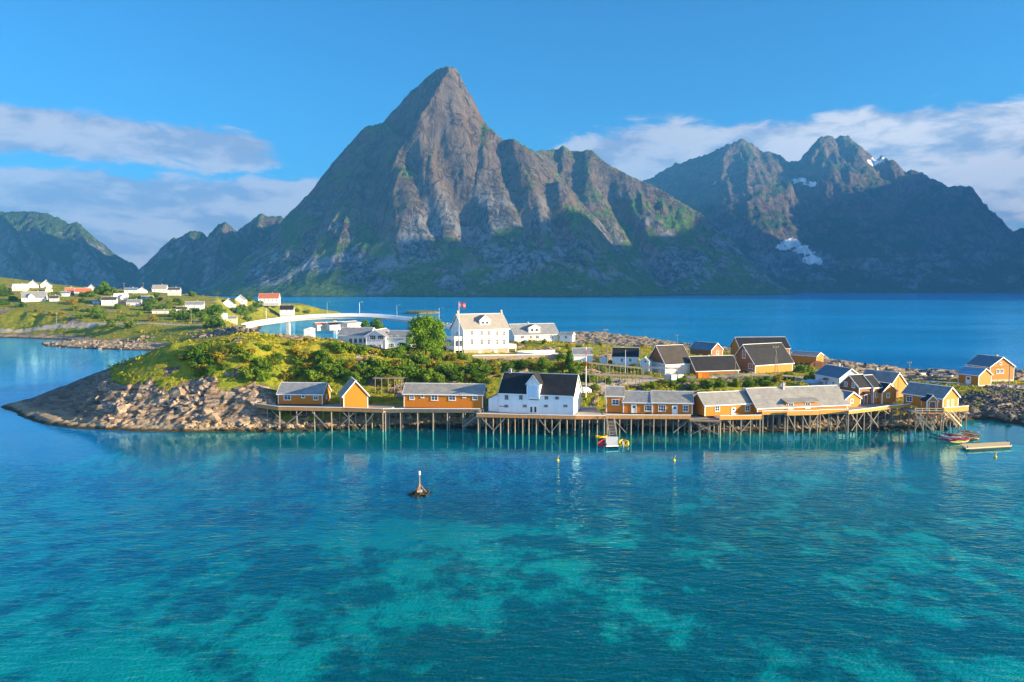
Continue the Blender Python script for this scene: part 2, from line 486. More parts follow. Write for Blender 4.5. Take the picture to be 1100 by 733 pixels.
VILL_PTS = [(0, 298, 600), (30, 303, 590), (60, 308, 590), (100, 309, 590), (150, 313, 590), (200, 317, 590), (240, 322, 580), (288, 325, 645), (330, 328, 735), (356, 335.3, 740), (310, 337.5, 640), (320, 326, 740),
            (0, 325, 500), (50, 326, 490), (100, 329, 490), (150, 329, 500), (200, 334, 490), (250, 336, 480), (280, 346, 465), (0, 345, 430), (60, 346, 430), (110, 347, 430),
            (150, 350, 410), (200, 352, 390), (240, 350, 390), (0, 356, 419), (60, 358, 416), (100, 358, 405), (75, 369, 388), (130, 366, 388), (180, 372, 362), (210, 364, 350),
            (260, 352, 345), (310, 353, 335), (290, 361, 320), (250, 362, 325), (270, 346, 380), (300, 346, 360), (-150, 290, 600), (-150, 340, 440), (-100, 320, 500),
            (100, 330, 780), (200, 330, 740), (0, 318, 800), (345, 334, 800)]
class RBF:
    """smooth surface through points given as pixel and distance (linear kernel plus plane)"""
    def __init__(self, pts):
        p = np.array([tuple(atD(*q)) for q in pts])
        n = len(p); self.c = p[:, :2]
        A = np.zeros((n + 3, n + 3)); d = np.sqrt(((p[:, None, :2] - p[None, :, :2]) ** 2).sum(-1))
        A[:n, :n] = -d + np.eye(n) * -1.0; A[:n, n] = 1; A[:n, n + 1:] = p[:, :2]; A[n:, :n] = A[:n, n:].T
        self.w = np.linalg.solve(A, np.concatenate([p[:, 2], [0, 0, 0]]))
    def __call__(self, x, y):
        s = self.w[-3] + self.w[-2] * x + self.w[-1] * y
        for (cx, cy), w in zip(self.c, self.w):
            s = s - w * np.sqrt((x - cx) ** 2 + (y - cy) ** 2)
        return s
RB_MAIN, RB_VILL = RBF(MAIN_PTS), RBF(VILL_PTS)

def shore_profile(sd, k=0.55):
    s = np.maximum(sd, 0)
    return k * s + 0.012 * s * s
def seabed(x, y):
    """bathymetry of the sound in front of the island"""
    d = 4.6 + 1.1 * fbm(x / 60, y / 60, 3, 71) + 0.35 * fbm(x / 9, y / 9, 3, 75)
    d = d - 2.0 * np.exp(-((x - 5) / 34) ** 2 - ((y - 84) / 22) ** 2) - 1.2 * sstep(75, 52, y)
    d = d - 1.7 * sstep(5, 70, x) * sstep(165, 120, y)
    d = d + 5.0 * np.exp(-((x + 55) / 36) ** 2 - ((y - 118) / 22) ** 2)
    d = d + 2.2 * np.exp(-((x + 8) / 12) ** 2 - ((y - 122) / 14) ** 2)
    d = d * 0.78
    d = np.where(y > 185, d + (y - 185) * 0.06, d)
    return np.clip(d, 1.2, 13.5)
def land_info(x, y):
    sd1 = poly_sdf(x, y, ISLAND); sd2 = poly_sdf(x, y, VILLAGE); sd3 = poly_sdf(x, y, SKERRY)
    wob = 1.1 * fbm(x / 6.0, y / 6.0, 3, 5)
    far = sstep(250, 420, np.hypot(x, y))
    sd1 = sd1 + wob; sd2 = sd2 + wob * 2.0
    return sd1, sd2, sd3, far
def height(x, y, detail=True):
    sd1, sd2, sd3, far = land_info(x, y)
    h1 = np.minimum(np.maximum(RB_MAIN(x, y), 0.9), shore_profile(sd1))
    h2 = np.minimum(np.maximum(RB_VILL(x, y), 1.0), shore_profile(sd2, 0.16))
    h3 = np.minimum(2.6, shore_profile(sd3, 0.5))
    sd = np.maximum(np.maximum(sd1, sd2), sd3)
    bed = seabed(x, y)
    under = -np.minimum(bed, 0.06 + 0.42 * np.maximum(-sd, 0))
    h = np.where(sd1 > 0, h1, np.where(sd2 > 0, h2, np.where(sd3 > 0, h3, under)))
    if not detail:
        return h
    rock = rock_mask(x, y, h, sd1, sd2)
    # tilted beds of rock: ridges along one strike direction
    a = math.radians(28)
    u = (x * math.cos(a) + y * math.sin(a)); v = (-x * math.sin(a) + y * math.cos(a))
    beds = ridged(u / 13 + 0.3 * fbm(x / 9, y / 9, 3, 14), v / 3.6 + h * 0.22, 5, 21, 0.55) - 0.45
    lump = fbm(x / 7.0, y / 7.0, 4, 33)
    crack = -np.abs(fbm(x / 3.4, y / 3.4, 4, 43)) + 0.2
    edge = sstep(0.0, 3.0, np.maximum(sd1, sd2)) * (0.22 + 0.78 * sstep(-110, -88, x))
    h = h + rock * edge * np.where(sd1 > 0, 1.0, 0.6) * (1.3 * beds + 0.9 * lump + 1.3 * crack + 0.55 * (ridged(u / 4.2, v / 1.5 + h * 0.3, 4, 27, 0.6) - 0.45))
    h = h + (1 - rock) * edge * 0.45 * fbm(x / 5, y / 5, 4, 51)
    return np.where((sd > 0), np.maximum(h, 0.05 + 0.05 * np.minimum(sd, 2)), h)
def rock_mask(x, y, h, sd1, sd2):
    n = fbm(x / 11, y / 11, 4, 61)
    px = CX + F * x / np.maximum(y, 1)
    west = sstep(330, 255, px) * sstep(260, 200, y)
    r = sstep(10.5, 6.5, h + 9.0 * n) * west
    r = np.maximum(r, sstep(0.28, 0.42, n + 0.25 * fbm(x / 3.5, y / 3.5, 3, 67)) * (0.75 + 0.25 * west))
    r = np.maximum(r, sstep(2.2, 1.4, h + 0.8 * n))
    return np.clip(np.where(h < 0.0, 0.0, r), 0, 1)
NCOL, NROW, BACK = 1350, 920, 60.0
_ang = np.linspace(math.radians(-41), math.radians(41), NCOL)
_rad = np.concatenate([np.geomspace(14, 138, 190, endpoint=False), np.geomspace(138, 270, 450, endpoint=False), np.geomspace(270, 1000, 280)])
gy = _rad[:, None] * np.ones_like(_ang)[None, :]
gx = (gy + BACK) * np.tan(_ang)[None, :]
gh = height(gx, gy)
_sd1, _sd2, _sd3, _far = land_info(gx, gy)
rock_a = rock_mask(gx, gy, height(gx, gy, False), _sd1, _sd2)
slab_a = sstep(-88, -106, gx + 7 * fbm(gx / 7, gy / 7, 3, 103)) * sstep(200, 190, gy)
_edge = np.minimum(np.minimum(np.arange(NCOL), np.arange(NCOL)[::-1])[None, :] / 12.0, np.arange(NROW)[::-1][:, None] / 12.0)
gh = np.where(gh < 0, np.where(_edge < 1, -14.5, gh), gh)
ROADS = [[atD(-120, 343, 450), atD(0, 344.5, 440), atD(60, 345, 436), atD(110, 347, 428), atD(160, 347, 420), atD(230, 350, 400), atD(280, 347, 440)],
         [atD(690, 366, 400), atD(650, 364, 420), atD(610, 366, 400)],
         [atD(640, 412, 171), atD(700, 409, 181), atD(780, 405, 190), atD(850, 404, 196), atD(900, 404, 224), atD(960, 408, 222), atD(1030, 414, 203), atD(1100, 419, 194), atD(1180, 420, 194)]]
road_a = np.zeros_like(gx)
for r, wd in zip(ROADS, (3.0, 7.0, 3.4)):
    road_a = np.maximum(road_a, sstep(wd, wd * 0.6, line_dist(gx, gy, [tuple(p[:2]) for p in r]) + 0.8 * fbm(gx / 4, gy / 4, 3, 88)))
road_a *= (gh > 0.8)
kelp_a = 0.02 + 0.10 * fbm(gx / 28, gy / 28, 3, 91) + 0.17 * np.exp(-((gx - 3) / 14) ** 2 - ((gy - 58) / 12) ** 2) - 0.16 * np.exp(-((gx + 18) / 14) ** 2 - ((gy - 97) / 9) ** 2) \
    - 0.05 * sstep(-14, -34, gx) * sstep(85, 60, gy) + 0.18 * np.exp(-((gx + 8) / 11) ** 2 - ((gy - 118) / 9) ** 2)
_ln = line_dist(gx, gy, [tuple(at(px, py, 0)[:2]) for px, py in [(560, 560), (640, 573), (720, 592), (800, 607), (880, 627), (960, 650), (1100, 676)]])
kelp_a += 0.20 * sstep(3.6, 0.6, _ln + 1.5 * fbm(gx / 5, gy / 5, 3, 95))
kelp_a -= 0.03 * sstep(-12, -30, gx) * sstep(125, 100, gy)
kelp_a += 0.25 * sstep(10, 2, -np.maximum(_sd1, _sd2)) * (gh < 0)

def ground_material():
    m, T = new_mat('ground')
    p = pos(T)
    sp = T.n('ShaderNodeSeparateXYZ', i_0=p)
    z = sp.outputs[2]
    A = lambda n: T.n('ShaderNodeAttribute', attribute_name=n).outputs['Fac']
    n1 = T.noise(p, 0.09, 5, 0.6); n2 = T.noise(p, 0.55, 6, 0.65); n3 = T.noise(p, 3.0, 4, 0.6)
    grass = T.ramp(T.math('ADD', T.math('MULTIPLY', n1, 0.35), T.math('MULTIPLY', n2, 0.65)),
                   [(0.30, (0.05, 0.11, 0.012)), (0.45, (0.15, 0.19, 0.014)), (0.55, (0.28, 0.25, 0.018)), (0.68, (0.34, 0.21, 0.03))])
    tilt = T.vmath('MULTIPLY', p, (0.30, 0.30, 1.6))
    rk = T.noise(tilt, 0.8, 7, 0.7, 0.8); rk2 = T.noise(p, 0.35, 6, 0.65)
    rock = T.ramp(rk, [(0.35, (0.030, 0.024, 0.022)), (0.44, (0.14, 0.112, 0.092)), (0.55, (0.31, 0.245, 0.19)), (0.70, (0.50, 0.39, 0.29))])
    rock = T.mix(T.math('MULTIPLY', T.range(rk2, 0.5, 0.64), 0.55), rock, (0.33, 0.19, 0.09))
    rock = T.mix(T.math('MULTIPLY', T.range(n2, 0.56, 0.70), 0.5), rock, (0.07, 0.08, 0.03))
    gravel = T.mix(n3, (0.30, 0.25, 0.19), (0.52, 0.45, 0.36))
    rock = T.mix(T.math('MULTIPLY', A('slab'), 0.65), rock, T.mix(rk, (0.07, 0.06, 0.052), (0.21, 0.175, 0.145)))
    rm = T.range(T.math('ADD', A('rock'), T.math('MULTIPLY', T.math('SUBTRACT', n2, 0.5), 0.9)), 0.38, 0.60)
    c = T.mix(rm, grass, rock)
    c = T.mix(T.range(A('road'), 0.35, 0.65), c, gravel)
    # shore zones: bare ochre rock above the tide mark, dark weed below it
    tz = T.math('ADD', z, T.math('MULTIPLY', T.math('SUBTRACT', n2, 0.5), 1.3))
    shore = T.mix(n2, (0.20, 0.15, 0.10), (0.44, 0.35, 0.24))
    c = T.mix(T.range(tz, 1.9, 1.1), c, shore)
    c = T.mix(T.range(tz, 0.75, 0.30), c, T.mix(n3, (0.035, 0.028, 0.014), (0.09, 0.065, 0.025)))
    # seabed: pale sand with beds of kelp
    q = T.vmath('MULTIPLY', p, (1.0, 0.75, 0.0))
    k1 = T.noise(q, 0.20, 7, 0.64, 0.4); k2 = T.noise(q, 0.7, 5, 0.65)
    vq = T.n('ShaderNodeTexVoronoi', feature='SMOOTH_F1', i_0=T.vmath('ADD', q, T.vmath('MULTIPLY', T.n('ShaderNodeTexNoise', i_0=q, i_2=0.5, i_3=4.0).outputs['Color'], (2.2, 2.2, 0.0))), i_2=0.30)
    spots = T.math('MULTIPLY', T.math('SUBTRACT', 0.52, vq.outputs['Distance']), 0.24)
    km = T.range(T.math('ADD', T.math('ADD', T.math('ADD', T.math('ADD', T.math('MULTIPLY', k1, 0.45), T.math('MULTIPLY', T.noise(q, 0.06, 4, 0.55), 0.27)), T.math('MULTIPLY', k2, 0.28)), A('kelp')), spots), 0.445, 0.585)
    sand = T.mix(k2, (0.155, 0.215, 0.20), (0.245, 0.295, 0.275))
    bed = T.mix(T.math('MULTIPLY', km, 0.97), sand, T.mix(n3, (0.010, 0.035, 0.045), (0.035, 0.07, 0.075)))
    c = T.mix(T.range(z, -0.15, -0.7), c, bed)
    h = T.math('ADD', T.math('MULTIPLY', T.math('ADD', rk, T.math('MULTIPLY', rk2, 0.6)), T.math('ADD', rm, 0.15)), T.math('MULTIPLY', n3, 0.35))
    finish(T, c, 0.9, T.bump(h, 0.9, 0.9), 0.0, 0.2)
    return m
_v = np.stack([gx, gy, gh], -1).reshape(-1, 3)
ground = np_mesh('ground', _v, grid_faces(NROW, NCOL), ground_material(), True,
                 {'rock': ('POINT', rock_a.ravel()), 'road': ('POINT', road_a.ravel()), 'slab': ('POINT', slab_a.ravel()), 'kelp': ('POINT', kelp_a.ravel())})
props(ground, 'rocky grassy island and village shore running down into clear shallow water', 'ground', None, 'structure')

# bilinear lookup of the built surface and a march along a pixel's ray
_lr = np.log(_rad)
def H(x, y):
    a = math.atan2(x, y + BACK)
    ci = np.interp(a, _ang, np.arange(NCOL)); ri = np.interp(y, _rad, np.arange(NROW))
    c0 = int(min(max(ci, 0), NCOL - 2)); r0 = int(min(max(ri, 0), NROW - 2))
    fc, fr = ci - c0, ri - r0
    g = gh[r0:r0 + 2, c0:c0 + 2]
    return float((g[0, 0] * (1 - fc) + g[0, 1] * fc) * (1 - fr) + (g[1, 0] * (1 - fc) + g[1, 1] * fc) * fr)
def at_ground(px, py, d0=140.0, d1=900.0):
    d = ray(px, py)
    t = d0 / d.y
    last = None
    while t * d.y < d1:
        x, y, z = d.x * t, d.y * t, CAMZ + d.z * t
        if z <= H(x, y):
            return Vector((x, y, H(x, y)))
        t *= 1.003
    return None
def gpt(px, D):
    p = atD(px, 330, D)
    return Vector((p.x, p.y, H(p.x, p.y)))

deep_m, T = new_mat('deep_seabed')
finish(T, (0.02, 0.04, 0.05), 0.9)
b = MB(); b.poly([(-14000, -3000, -30), (14000, -3000, -30), (14000, 12000, -30), (-14000, 12000, -30)])
props(b.build('seabed', deep_m, fix=False), 'dark deep seabed of the fjord', 'seabed', None, 'structure')

# ------------------------------------------------------------------ water: a closed body with rippled surface
def water_material():
    m, T = new_mat('water')
    p = pos(T)
    r1 = T.n('ShaderNodeMapping', i_0=p); r1.inputs['Rotation'].default_value = (0, 0, math.radians(-24)); r1.inputs['Scale'].default_value = (0.55, 1.25, 1.0)
    w1 = T.noise(r1.outputs[0], 0.62, 1.6, 0.45, 0.8)
    w1 = T.math('MULTIPLY', T.math('ADD', w1, T.math('MULTIPLY', T.noise(r1.outputs[0], 1.3, 1.5, 0.5, 0.6), 0.42)), 1.7)
    w2 = T.noise(r1.outputs[0], 0.16, 2, 0.5)
    w3 = T.noise(r1.outputs[0], 2.2, 1.0, 0.5, 0.5)
    calm = T.range(T.noise(T.vmath('MULTIPLY', p, (0.35, 1.0, 1.0)), 0.016, 4, 0.6), 0.38, 0.62, 0.6, 1.15)
    yy = T.n('ShaderNodeSeparateXYZ', i_0=p).outputs[1]
    lee = T.math('MULTIPLY', T.range(yy, 108.0, 130.0, 1.0, 0.14), T.range(yy, 230.0, 600.0, 1.0, 3.2))
    calm = T.math('MULTIPLY', calm, lee)
    hgt = T.math('MULTIPLY', T.math('ADD', T.math('ADD', T.math('MULTIPLY', w1, 0.55), T.math('MULTIPLY', w2, 0.9)), T.math('MULTIPLY', w3, 0.10)), calm)
    nrm = T.bump(hgt, 0.55, 0.5)
    fr = T.n('ShaderNodeFresnel', i_0=1.5, i_1=nrm)
    tr = T.n('ShaderNodeBsdfTransparent', i_0=(0.25, 1.0, 0.98))
    xx = T.n('ShaderNodeSeparateXYZ', i_0=p).outputs[0]
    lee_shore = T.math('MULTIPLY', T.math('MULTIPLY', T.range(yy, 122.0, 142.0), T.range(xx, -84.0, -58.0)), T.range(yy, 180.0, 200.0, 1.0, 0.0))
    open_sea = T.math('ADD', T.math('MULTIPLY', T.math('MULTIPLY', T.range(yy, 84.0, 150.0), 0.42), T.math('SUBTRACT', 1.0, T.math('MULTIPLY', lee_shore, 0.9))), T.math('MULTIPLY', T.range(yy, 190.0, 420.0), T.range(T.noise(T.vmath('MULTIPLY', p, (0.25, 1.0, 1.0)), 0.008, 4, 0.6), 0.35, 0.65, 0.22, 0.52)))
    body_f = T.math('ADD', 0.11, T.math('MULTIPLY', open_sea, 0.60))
    sky_blue_f = T.range(T.math('SUBTRACT', yy, T.math('MULTIPLY', T.n('ShaderNodeSeparateXYZ', i_0=p).outputs[0], 0.55)), 66.0, 122.0)  # stronger to the left and further out, where sky reflection is painted in
    sky_blue_f = T.math('MULTIPLY', sky_blue_f, T.math('SUBTRACT', 1.0, T.math('MULTIPLY', lee_shore, 0.85)))
    body_f = T.math('ADD', body_f, T.math('MULTIPLY', T.math('MULTIPLY', sky_blue_f, 0.16), T.range(yy, 190.0, 420.0, 1.0, 0.0)))
    df = T.n('ShaderNodeBsdfDiffuse', i_0=T.mix(T.range(yy, 190.0, 420.0), T.mix(sky_blue_f, (0.0, 0.22, 0.34), (0.0, 0.18, 0.48)), (0.006, 0.25, 0.54)), i_Normal=nrm)  # blue diffuse by region: deep-water scatter plus painted sky reflection
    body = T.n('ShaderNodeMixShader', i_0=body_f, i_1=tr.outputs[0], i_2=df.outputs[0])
    frc = T.n('ShaderNodeCombineXYZ', i_0=fr, i_1=fr, i_2=fr).outputs[0]
    gl = T.n('ShaderNodeBsdfGlossy', i_0=T.mix(1.0, (0.45, 0.88, 1.0), frc, 'MULTIPLY'), i_1=0.05, i_Normal=nrm)
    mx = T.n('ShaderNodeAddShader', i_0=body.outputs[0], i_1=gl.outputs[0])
    va = T.n('ShaderNodeVolumeAbsorption', i_0=(0.0, 0.958, 0.950), i_1=0.26)
    T.n('ShaderNodeOutputMaterial', i_0=mx.outputs[0], i_1=va.outputs[0])
    return m
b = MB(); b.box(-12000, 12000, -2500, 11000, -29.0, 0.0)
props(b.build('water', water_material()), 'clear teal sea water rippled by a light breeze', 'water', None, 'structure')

# ------------------------------------------------------------------ mountains
def rock_face_material(name, rock_lo, rock_hi, green, grassy=0.55, snow=0.0, warm=(0.26, 0.175, 0.11)):
    m, T = new_mat(name)
    p = pos(T)
    g = T.n('ShaderNodeNewGeometry')
    nz = T.n('ShaderNodeSeparateXYZ', i_0=g.outputs['Normal']).outputs[2]
    z = T.n('ShaderNodeSeparateXYZ', i_0=p).outputs[2]
    pz = T.vmath('MULTIPLY', p, (1.0, 1.0, 0.22))
    st = T.noise(pz, 0.030, 8, 0.68, 0.6)
    st2 = T.noise(pz, 0.11, 6, 0.7, 0.3)
    big = T.noise(p, 0.006, 6, 0.6)
    fine = T.noise(p, 0.06, 6, 0.7)
    slab = T.n('ShaderNodeMapping', i_0=p); slab.inputs['Rotation'].default_value = (0.3, 0.9, 0.2); slab.inputs['Scale'].default_value = (0.25, 1.0, 1.0)
    sl = T.noise(slab.outputs[0], 0.022, 7, 0.65, 0.9)
    k = T.math('ADD', T.math('MULTIPLY', st, 0.40), T.math('ADD', T.math('MULTIPLY', st2, 0.25), T.math('MULTIPLY', sl, 0.35)))
    c = T.ramp(k, [(0.38, tuple(x * 0.35 for x in rock_lo)), (0.45, rock_lo), (0.53, rock_hi), (0.62, tuple(min(1, x * 1.35) for x in rock_hi))])
    crk = T.noise(T.vmath('MULTIPLY', p, (1.0, 1.0, 0.45)), 0.014, 6, 0.62, 1.2)
    crk = T.range(T.math('ABSOLUTE', T.math('SUBTRACT', crk, 0.5)), 0.0, 0.028, 1.0, 0.0)
    c = T.mix(T.math('MULTIPLY', T.range(big, 0.44, 0.60), 0.65), c, warm)
    c = T.mix(T.math('MULTIPLY', T.range(T.math('ADD', z, T.math('MULTIPLY', T.math('SUBTRACT', big, 0.5), 500.0)), 60.0, 420.0), 0.80), c, T.mix(k, (0.030, 0.022, 0.014), (0.185, 0.122, 0.066)))
    c = T.mix(T.math('MULTIPLY', crk, 0.75), c, (0.035, 0.04, 0.035))
    gm = T.math('ADD', T.math('ADD', nz, T.math('MULTIPLY', T.math('SUBTRACT', fine, 0.5), 0.55)), T.math('MULTIPLY', T.math('SUBTRACT', big, 0.5), 1.3))
    gm = T.range(gm, grassy, grassy + 0.16)
    gcol = T.ramp(fine, [(0.3, tuple(x * 0.55 for x in green)), (0.55, green), (0.75, (green[0] * 2.0, green[1] * 1.45, green[2] * 1.2))])
    c = T.mix(T.math('MULTIPLY', gm, 0.92), c, gcol)
    if snow:
        sn = T.n('ShaderNodeAttribute', attribute_name='snow').outputs['Fac']
        sm = T.range(T.math('ADD', sn, T.math('MULTIPLY', T.math('SUBTRACT', T.noise(p, 0.02, 6, 0.65, 0.8), 0.5), 1.7)), 0.46, 0.52)
        c = T.mix(sm, c, (0.92, 0.93, 0.95))
    c = T.mix(T.range(T.math('ADD', z, T.math('MULTIPLY', fine, 8.0)), 9.0, 5.0), c, (0.05, 0.045, 0.04))
    h = T.math('SUBTRACT', T.math('ADD', T.math('MULTIPLY', k, 1.0), T.math('MULTIPLY', fine, 0.3)), T.math('MULTIPLY', crk, 0.25))
    finish(T, c, 0.92, T.bump(h, 1.0, 30.0), 0.0, 0.12)
    return m

def mountain(name, ridges, bounds, res, mat, label, seed=0, flute=1.0, rough=1.0, warp=14.0, snow_pts=None, gully=None):
    """ridges: list of (slope factor, exponent, [(px, py, distance), ...]); heightfield = upper envelope of flanks falling from each ridge"""
    x0, x1, y0, y1 = bounds
    nx, ny = int((x1 - x0) / res) + 1, int((y1 - y0) / res) + 1
    X, Y = np.meshgrid(np.linspace(x0, x1, nx), np.linspace(y0, y1, ny))
    wx = X + warp * fbm(X / 120, Y / 120, 4, seed + 1); wy = Y + warp * fbm(X / 120, Y / 120, 4, seed + 2)
    Hm = np.full(X.shape, -60.0)
    for ri, (a, e, pts) in enumerate(ridges):
        P = [atD(*q) for q in pts]
        s0 = 0.0
        for A, B in zip(P[:-1], P[1:]):
            ex, ey = B.x - A.x, B.y - A.y
            L = math.hypot(ex, ey) + 1e-6
            t = np.clip(((wx - A.x) * ex + (wy - A.y) * ey) / (L * L), 0, 1)
            d = np.hypot(wx - A.x - t * ex, wy - A.y - t * ey)
            zr = A.z + (B.z - A.z) * t
            s = s0 + t * L
            ang = np.arctan2(wy - A.y - t * ey, wx - A.x - t * ex)
            Wd = np.maximum(zr, 20) * a
            q = np.clip(1 - d / Wd, 0, 1)
            side = np.where((wx - A.x) * ey - (wy - A.y) * ex > 0, 31.7, 0.0)
            fl = ridged(s / 130 + side + ang * 0.8, d / 420, 4, seed + 40 + ri, 0.6) - 0.5
            fl2 = ridged(s / 34 + side + ang * 2.0, d / 200, 3, seed + 60 + ri, 0.6) - 0.5
            h = zr * q ** e + flute * (fl * 70 + fl2 * 26) * sstep(0, 110, d) * sstep(0.0, 0.25, q) * np.minimum(zr / 350, 1.2)
            h = np.where(q > 0, h, -60 - (d - Wd) * 0.5)
            Hm = np.maximum(Hm, np.maximum(h, -60))
            s0 += L
    f = sstep(-10, 60, Hm)
    Hm = Hm + rough * f * (20 * (ridged(X / 85, Y / 85, 5, seed + 3, 0.6) - 0.5) + 7.0 * (ridged(X / 22, Y / 22, 4, seed + 9, 0.6) - 0.5))
    Hm = Hm + 6 * fbm(X / 60, Y / 60, 3, seed + 12) * sstep(-30, 5, Hm) * (1 - f)
    if gully:
        for depth, wdt, pts in gully:
            G = [atD(*q) for q in pts]
            dd = line_dist(X, Y, [tuple(p[:2]) for p in G])
            Hm = Hm - depth * np.exp(-(dd / wdt) ** 2) * f
    Hm = np.maximum(Hm, -27)
    attrs = {}
    if snow_pts:
        sn = np.zeros(X.shape)
        for px, py, D, r in snow_pts:
            p = atD(px, py, D)
            u, w = project((p.x, p.y, p.z))
            # patches lie where the ground seen at that pixel is: use position on the slope
            dx = X - p.x; dz = Hm - p.z
            sn = np.maximum(sn, np.exp(-(dx / (r * 1.6)) ** 2 - (dz / (r * 0.75)) ** 2))
        attrs['snow'] = ('POINT', sn.ravel())
    keep = grid_faces(ny, nx)
    hv = Hm.ravel()
    keep = keep[(hv[keep].max(axis=1) > -20)]
    v = np.stack([X, Y, Hm], -1).reshape(-1, 3)
    used = np.unique(keep)
    remap = np.full(len(v), -1); remap[used] = np.arange(len(used))
    attrs = {k: (d, a[used]) for k, (d, a) in attrs.items()}
    o = np_mesh(name, v[used], remap[keep], mat, True, attrs)
    return props(o, label, 'mountain', None, 'structure')

ROCK = rock_face_material('grey_rock_face', (0.060, 0.070, 0.083), (0.215, 0.235, 0.258), (0.072, 0.165, 0.020), 0.66)
ROCK_R = rock_face_material('blue_grey_rock_face', (0.055, 0.07, 0.09), (0.19, 0.215, 0.24), (0.040, 0.085, 0.025), 0.62, 1.0)
ROCK_L = rock_face_material('mossy_rock_face', (0.10, 0.10, 0.10), (0.23, 0.225, 0.22), (0.050, 0.105, 0.022), 0.52)
O = 250
mountain('mountain', [
    (0.55, 1.05, [(398, 134, 2560 + O), (412, 130, 2600 + O), (430, 111, 2610 + O), (440, 99, 2590 + O), (454, 87, 2550 + O), (470, 73, 2490 + O), (480, 69, 2460 + O), (490, 73, 2490 + O), (496, 87, 2520 + O), (506, 107, 2540 + O), (516, 125, 2530 + O), (524, 134, 2500 + O)]),
    (0.62, 1.1, [(482, 70, 2460 + O), (468, 92, 2400 + O), (453, 116, 2350 + O), (448, 140, 2310 + O), (458, 168, 2280 + O)]),
    (1.00, 1.3, [(412, 131, 2540 + O), (398, 134, 2560 + O), (384, 143, 2590 + O), (372, 170, 2600 + O), (355, 189, 2600 + O), (338, 207, 2590 + O), (322, 226, 2570 + O), (308, 245, 2550 + O), (290, 272, 2500 + O), (254, 291, 2420 + O), (230, 306, 2340 + O)]),
    (0.85, 1.25, [(412, 131, 2540 + O), (428, 144, 2400 + O), (442, 160, 2310 + O), (456, 178, 2280 + O), (467, 191, 2250 + O), (456, 214, 2210 + O), (446, 240, 2180 + O), (438, 270, 2130 + O)]),
    (0.9, 1.3, [(386, 144, 2580 + O), (394, 168, 2400 + O), (380, 200, 2280 + O), (360, 235, 2220 + O), (340, 275, 2160 + O)]),
    (0.95, 1.3, [(508, 133, 2440 + O), (524, 134, 2420 + O), (538, 141, 2400 + O), (550, 146, 2380 + O), (562, 156, 2360 + O), (571, 166, 2340 + O), (585, 178, 2320 + O), (598, 190, 2300 + O), (608, 222, 2230 + O), (614, 240, 2190 + O), (632, 276, 2130 + O), (650, 302, 2080 + O)]),
    (0.85, 1.25, [(512, 134, 2440 + O), (502, 156, 2370 + O), (494, 184, 2310 + O), (500, 216, 2250 + O), (512, 250, 2190 + O), (520, 285, 2120 + O)]),
    (0.9, 1.25, [(550, 146, 2380 + O), (552, 180, 2320 + O), (560, 220, 2250 + O), (572, 262, 2170 + O)]),
    (1.1, 1.25, [(562, 156, 2560 + O), (574, 163, 2760 + O), (582, 161, 2860 + O), (596, 161, 2900 + O), (601, 159, 2900 + O), (605, 155, 2900 + O), (610, 162, 2900 + O), (622, 162, 2880 + O), (630, 160, 2870 + O), (636, 161, 2860 + O), (642, 168, 2840 + O), (658, 178, 2810 + O),
                  (678, 188, 2790 + O), (707, 203, 2760 + O), (732, 215, 2720 + O), (756, 229, 2690 + O), (790, 262, 2640 + O), (815, 288, 2590 + O), (836, 310, 2560 + O)]),
    (0.9, 1.2, [(605, 156, 2900 + O), (622, 190, 2780 + O), (640, 215, 2650 + O), (668, 250, 2520 + O), (690, 285, 2400 + O)]),
    (0.9, 1.2, [(678, 188, 2790 + O), (700, 225, 2680 + O), (728, 262, 2560 + O), (748, 295, 2450 + O)]),
    (1.3, 1.3, [(300, 290, 2260 + O), (360, 292, 2180 + O), (420, 293, 2120 + O), (480, 292, 2090 + O), (540, 296, 2080 + O), (600, 298, 2080 + O)]),
], (-1250, 1150, 2050, 3400), 5.0, ROCK, 'tall pointed grey rock peak with grassy ledges rising from the fjord', 3, 0.5, 0.75,
    gully=[(75, 38, [(470, 186, 2560), (482, 215, 2500), (496, 250, 2430), (508, 292, 2350)]), (45, 30, [(408, 150, 2650), (402, 190, 2570), (396, 240, 2470), (405, 285, 2380)]), (50, 32, [(538, 160, 2620), (546, 205, 2540), (560, 255, 2440), (575, 295, 2350)]),
           (55, 30, [(586, 190, 2570), (590, 232, 2480), (606, 280, 2370)]), (70, 45, [(655, 192, 2980), (682, 238, 2800), (712, 285, 2620)]), (40, 26, [(350, 205, 2620), (340, 245, 2520), (322, 290, 2400)]), (40, 24, [(440, 200, 2520), (452, 245, 2430), (470, 290, 2340)])])
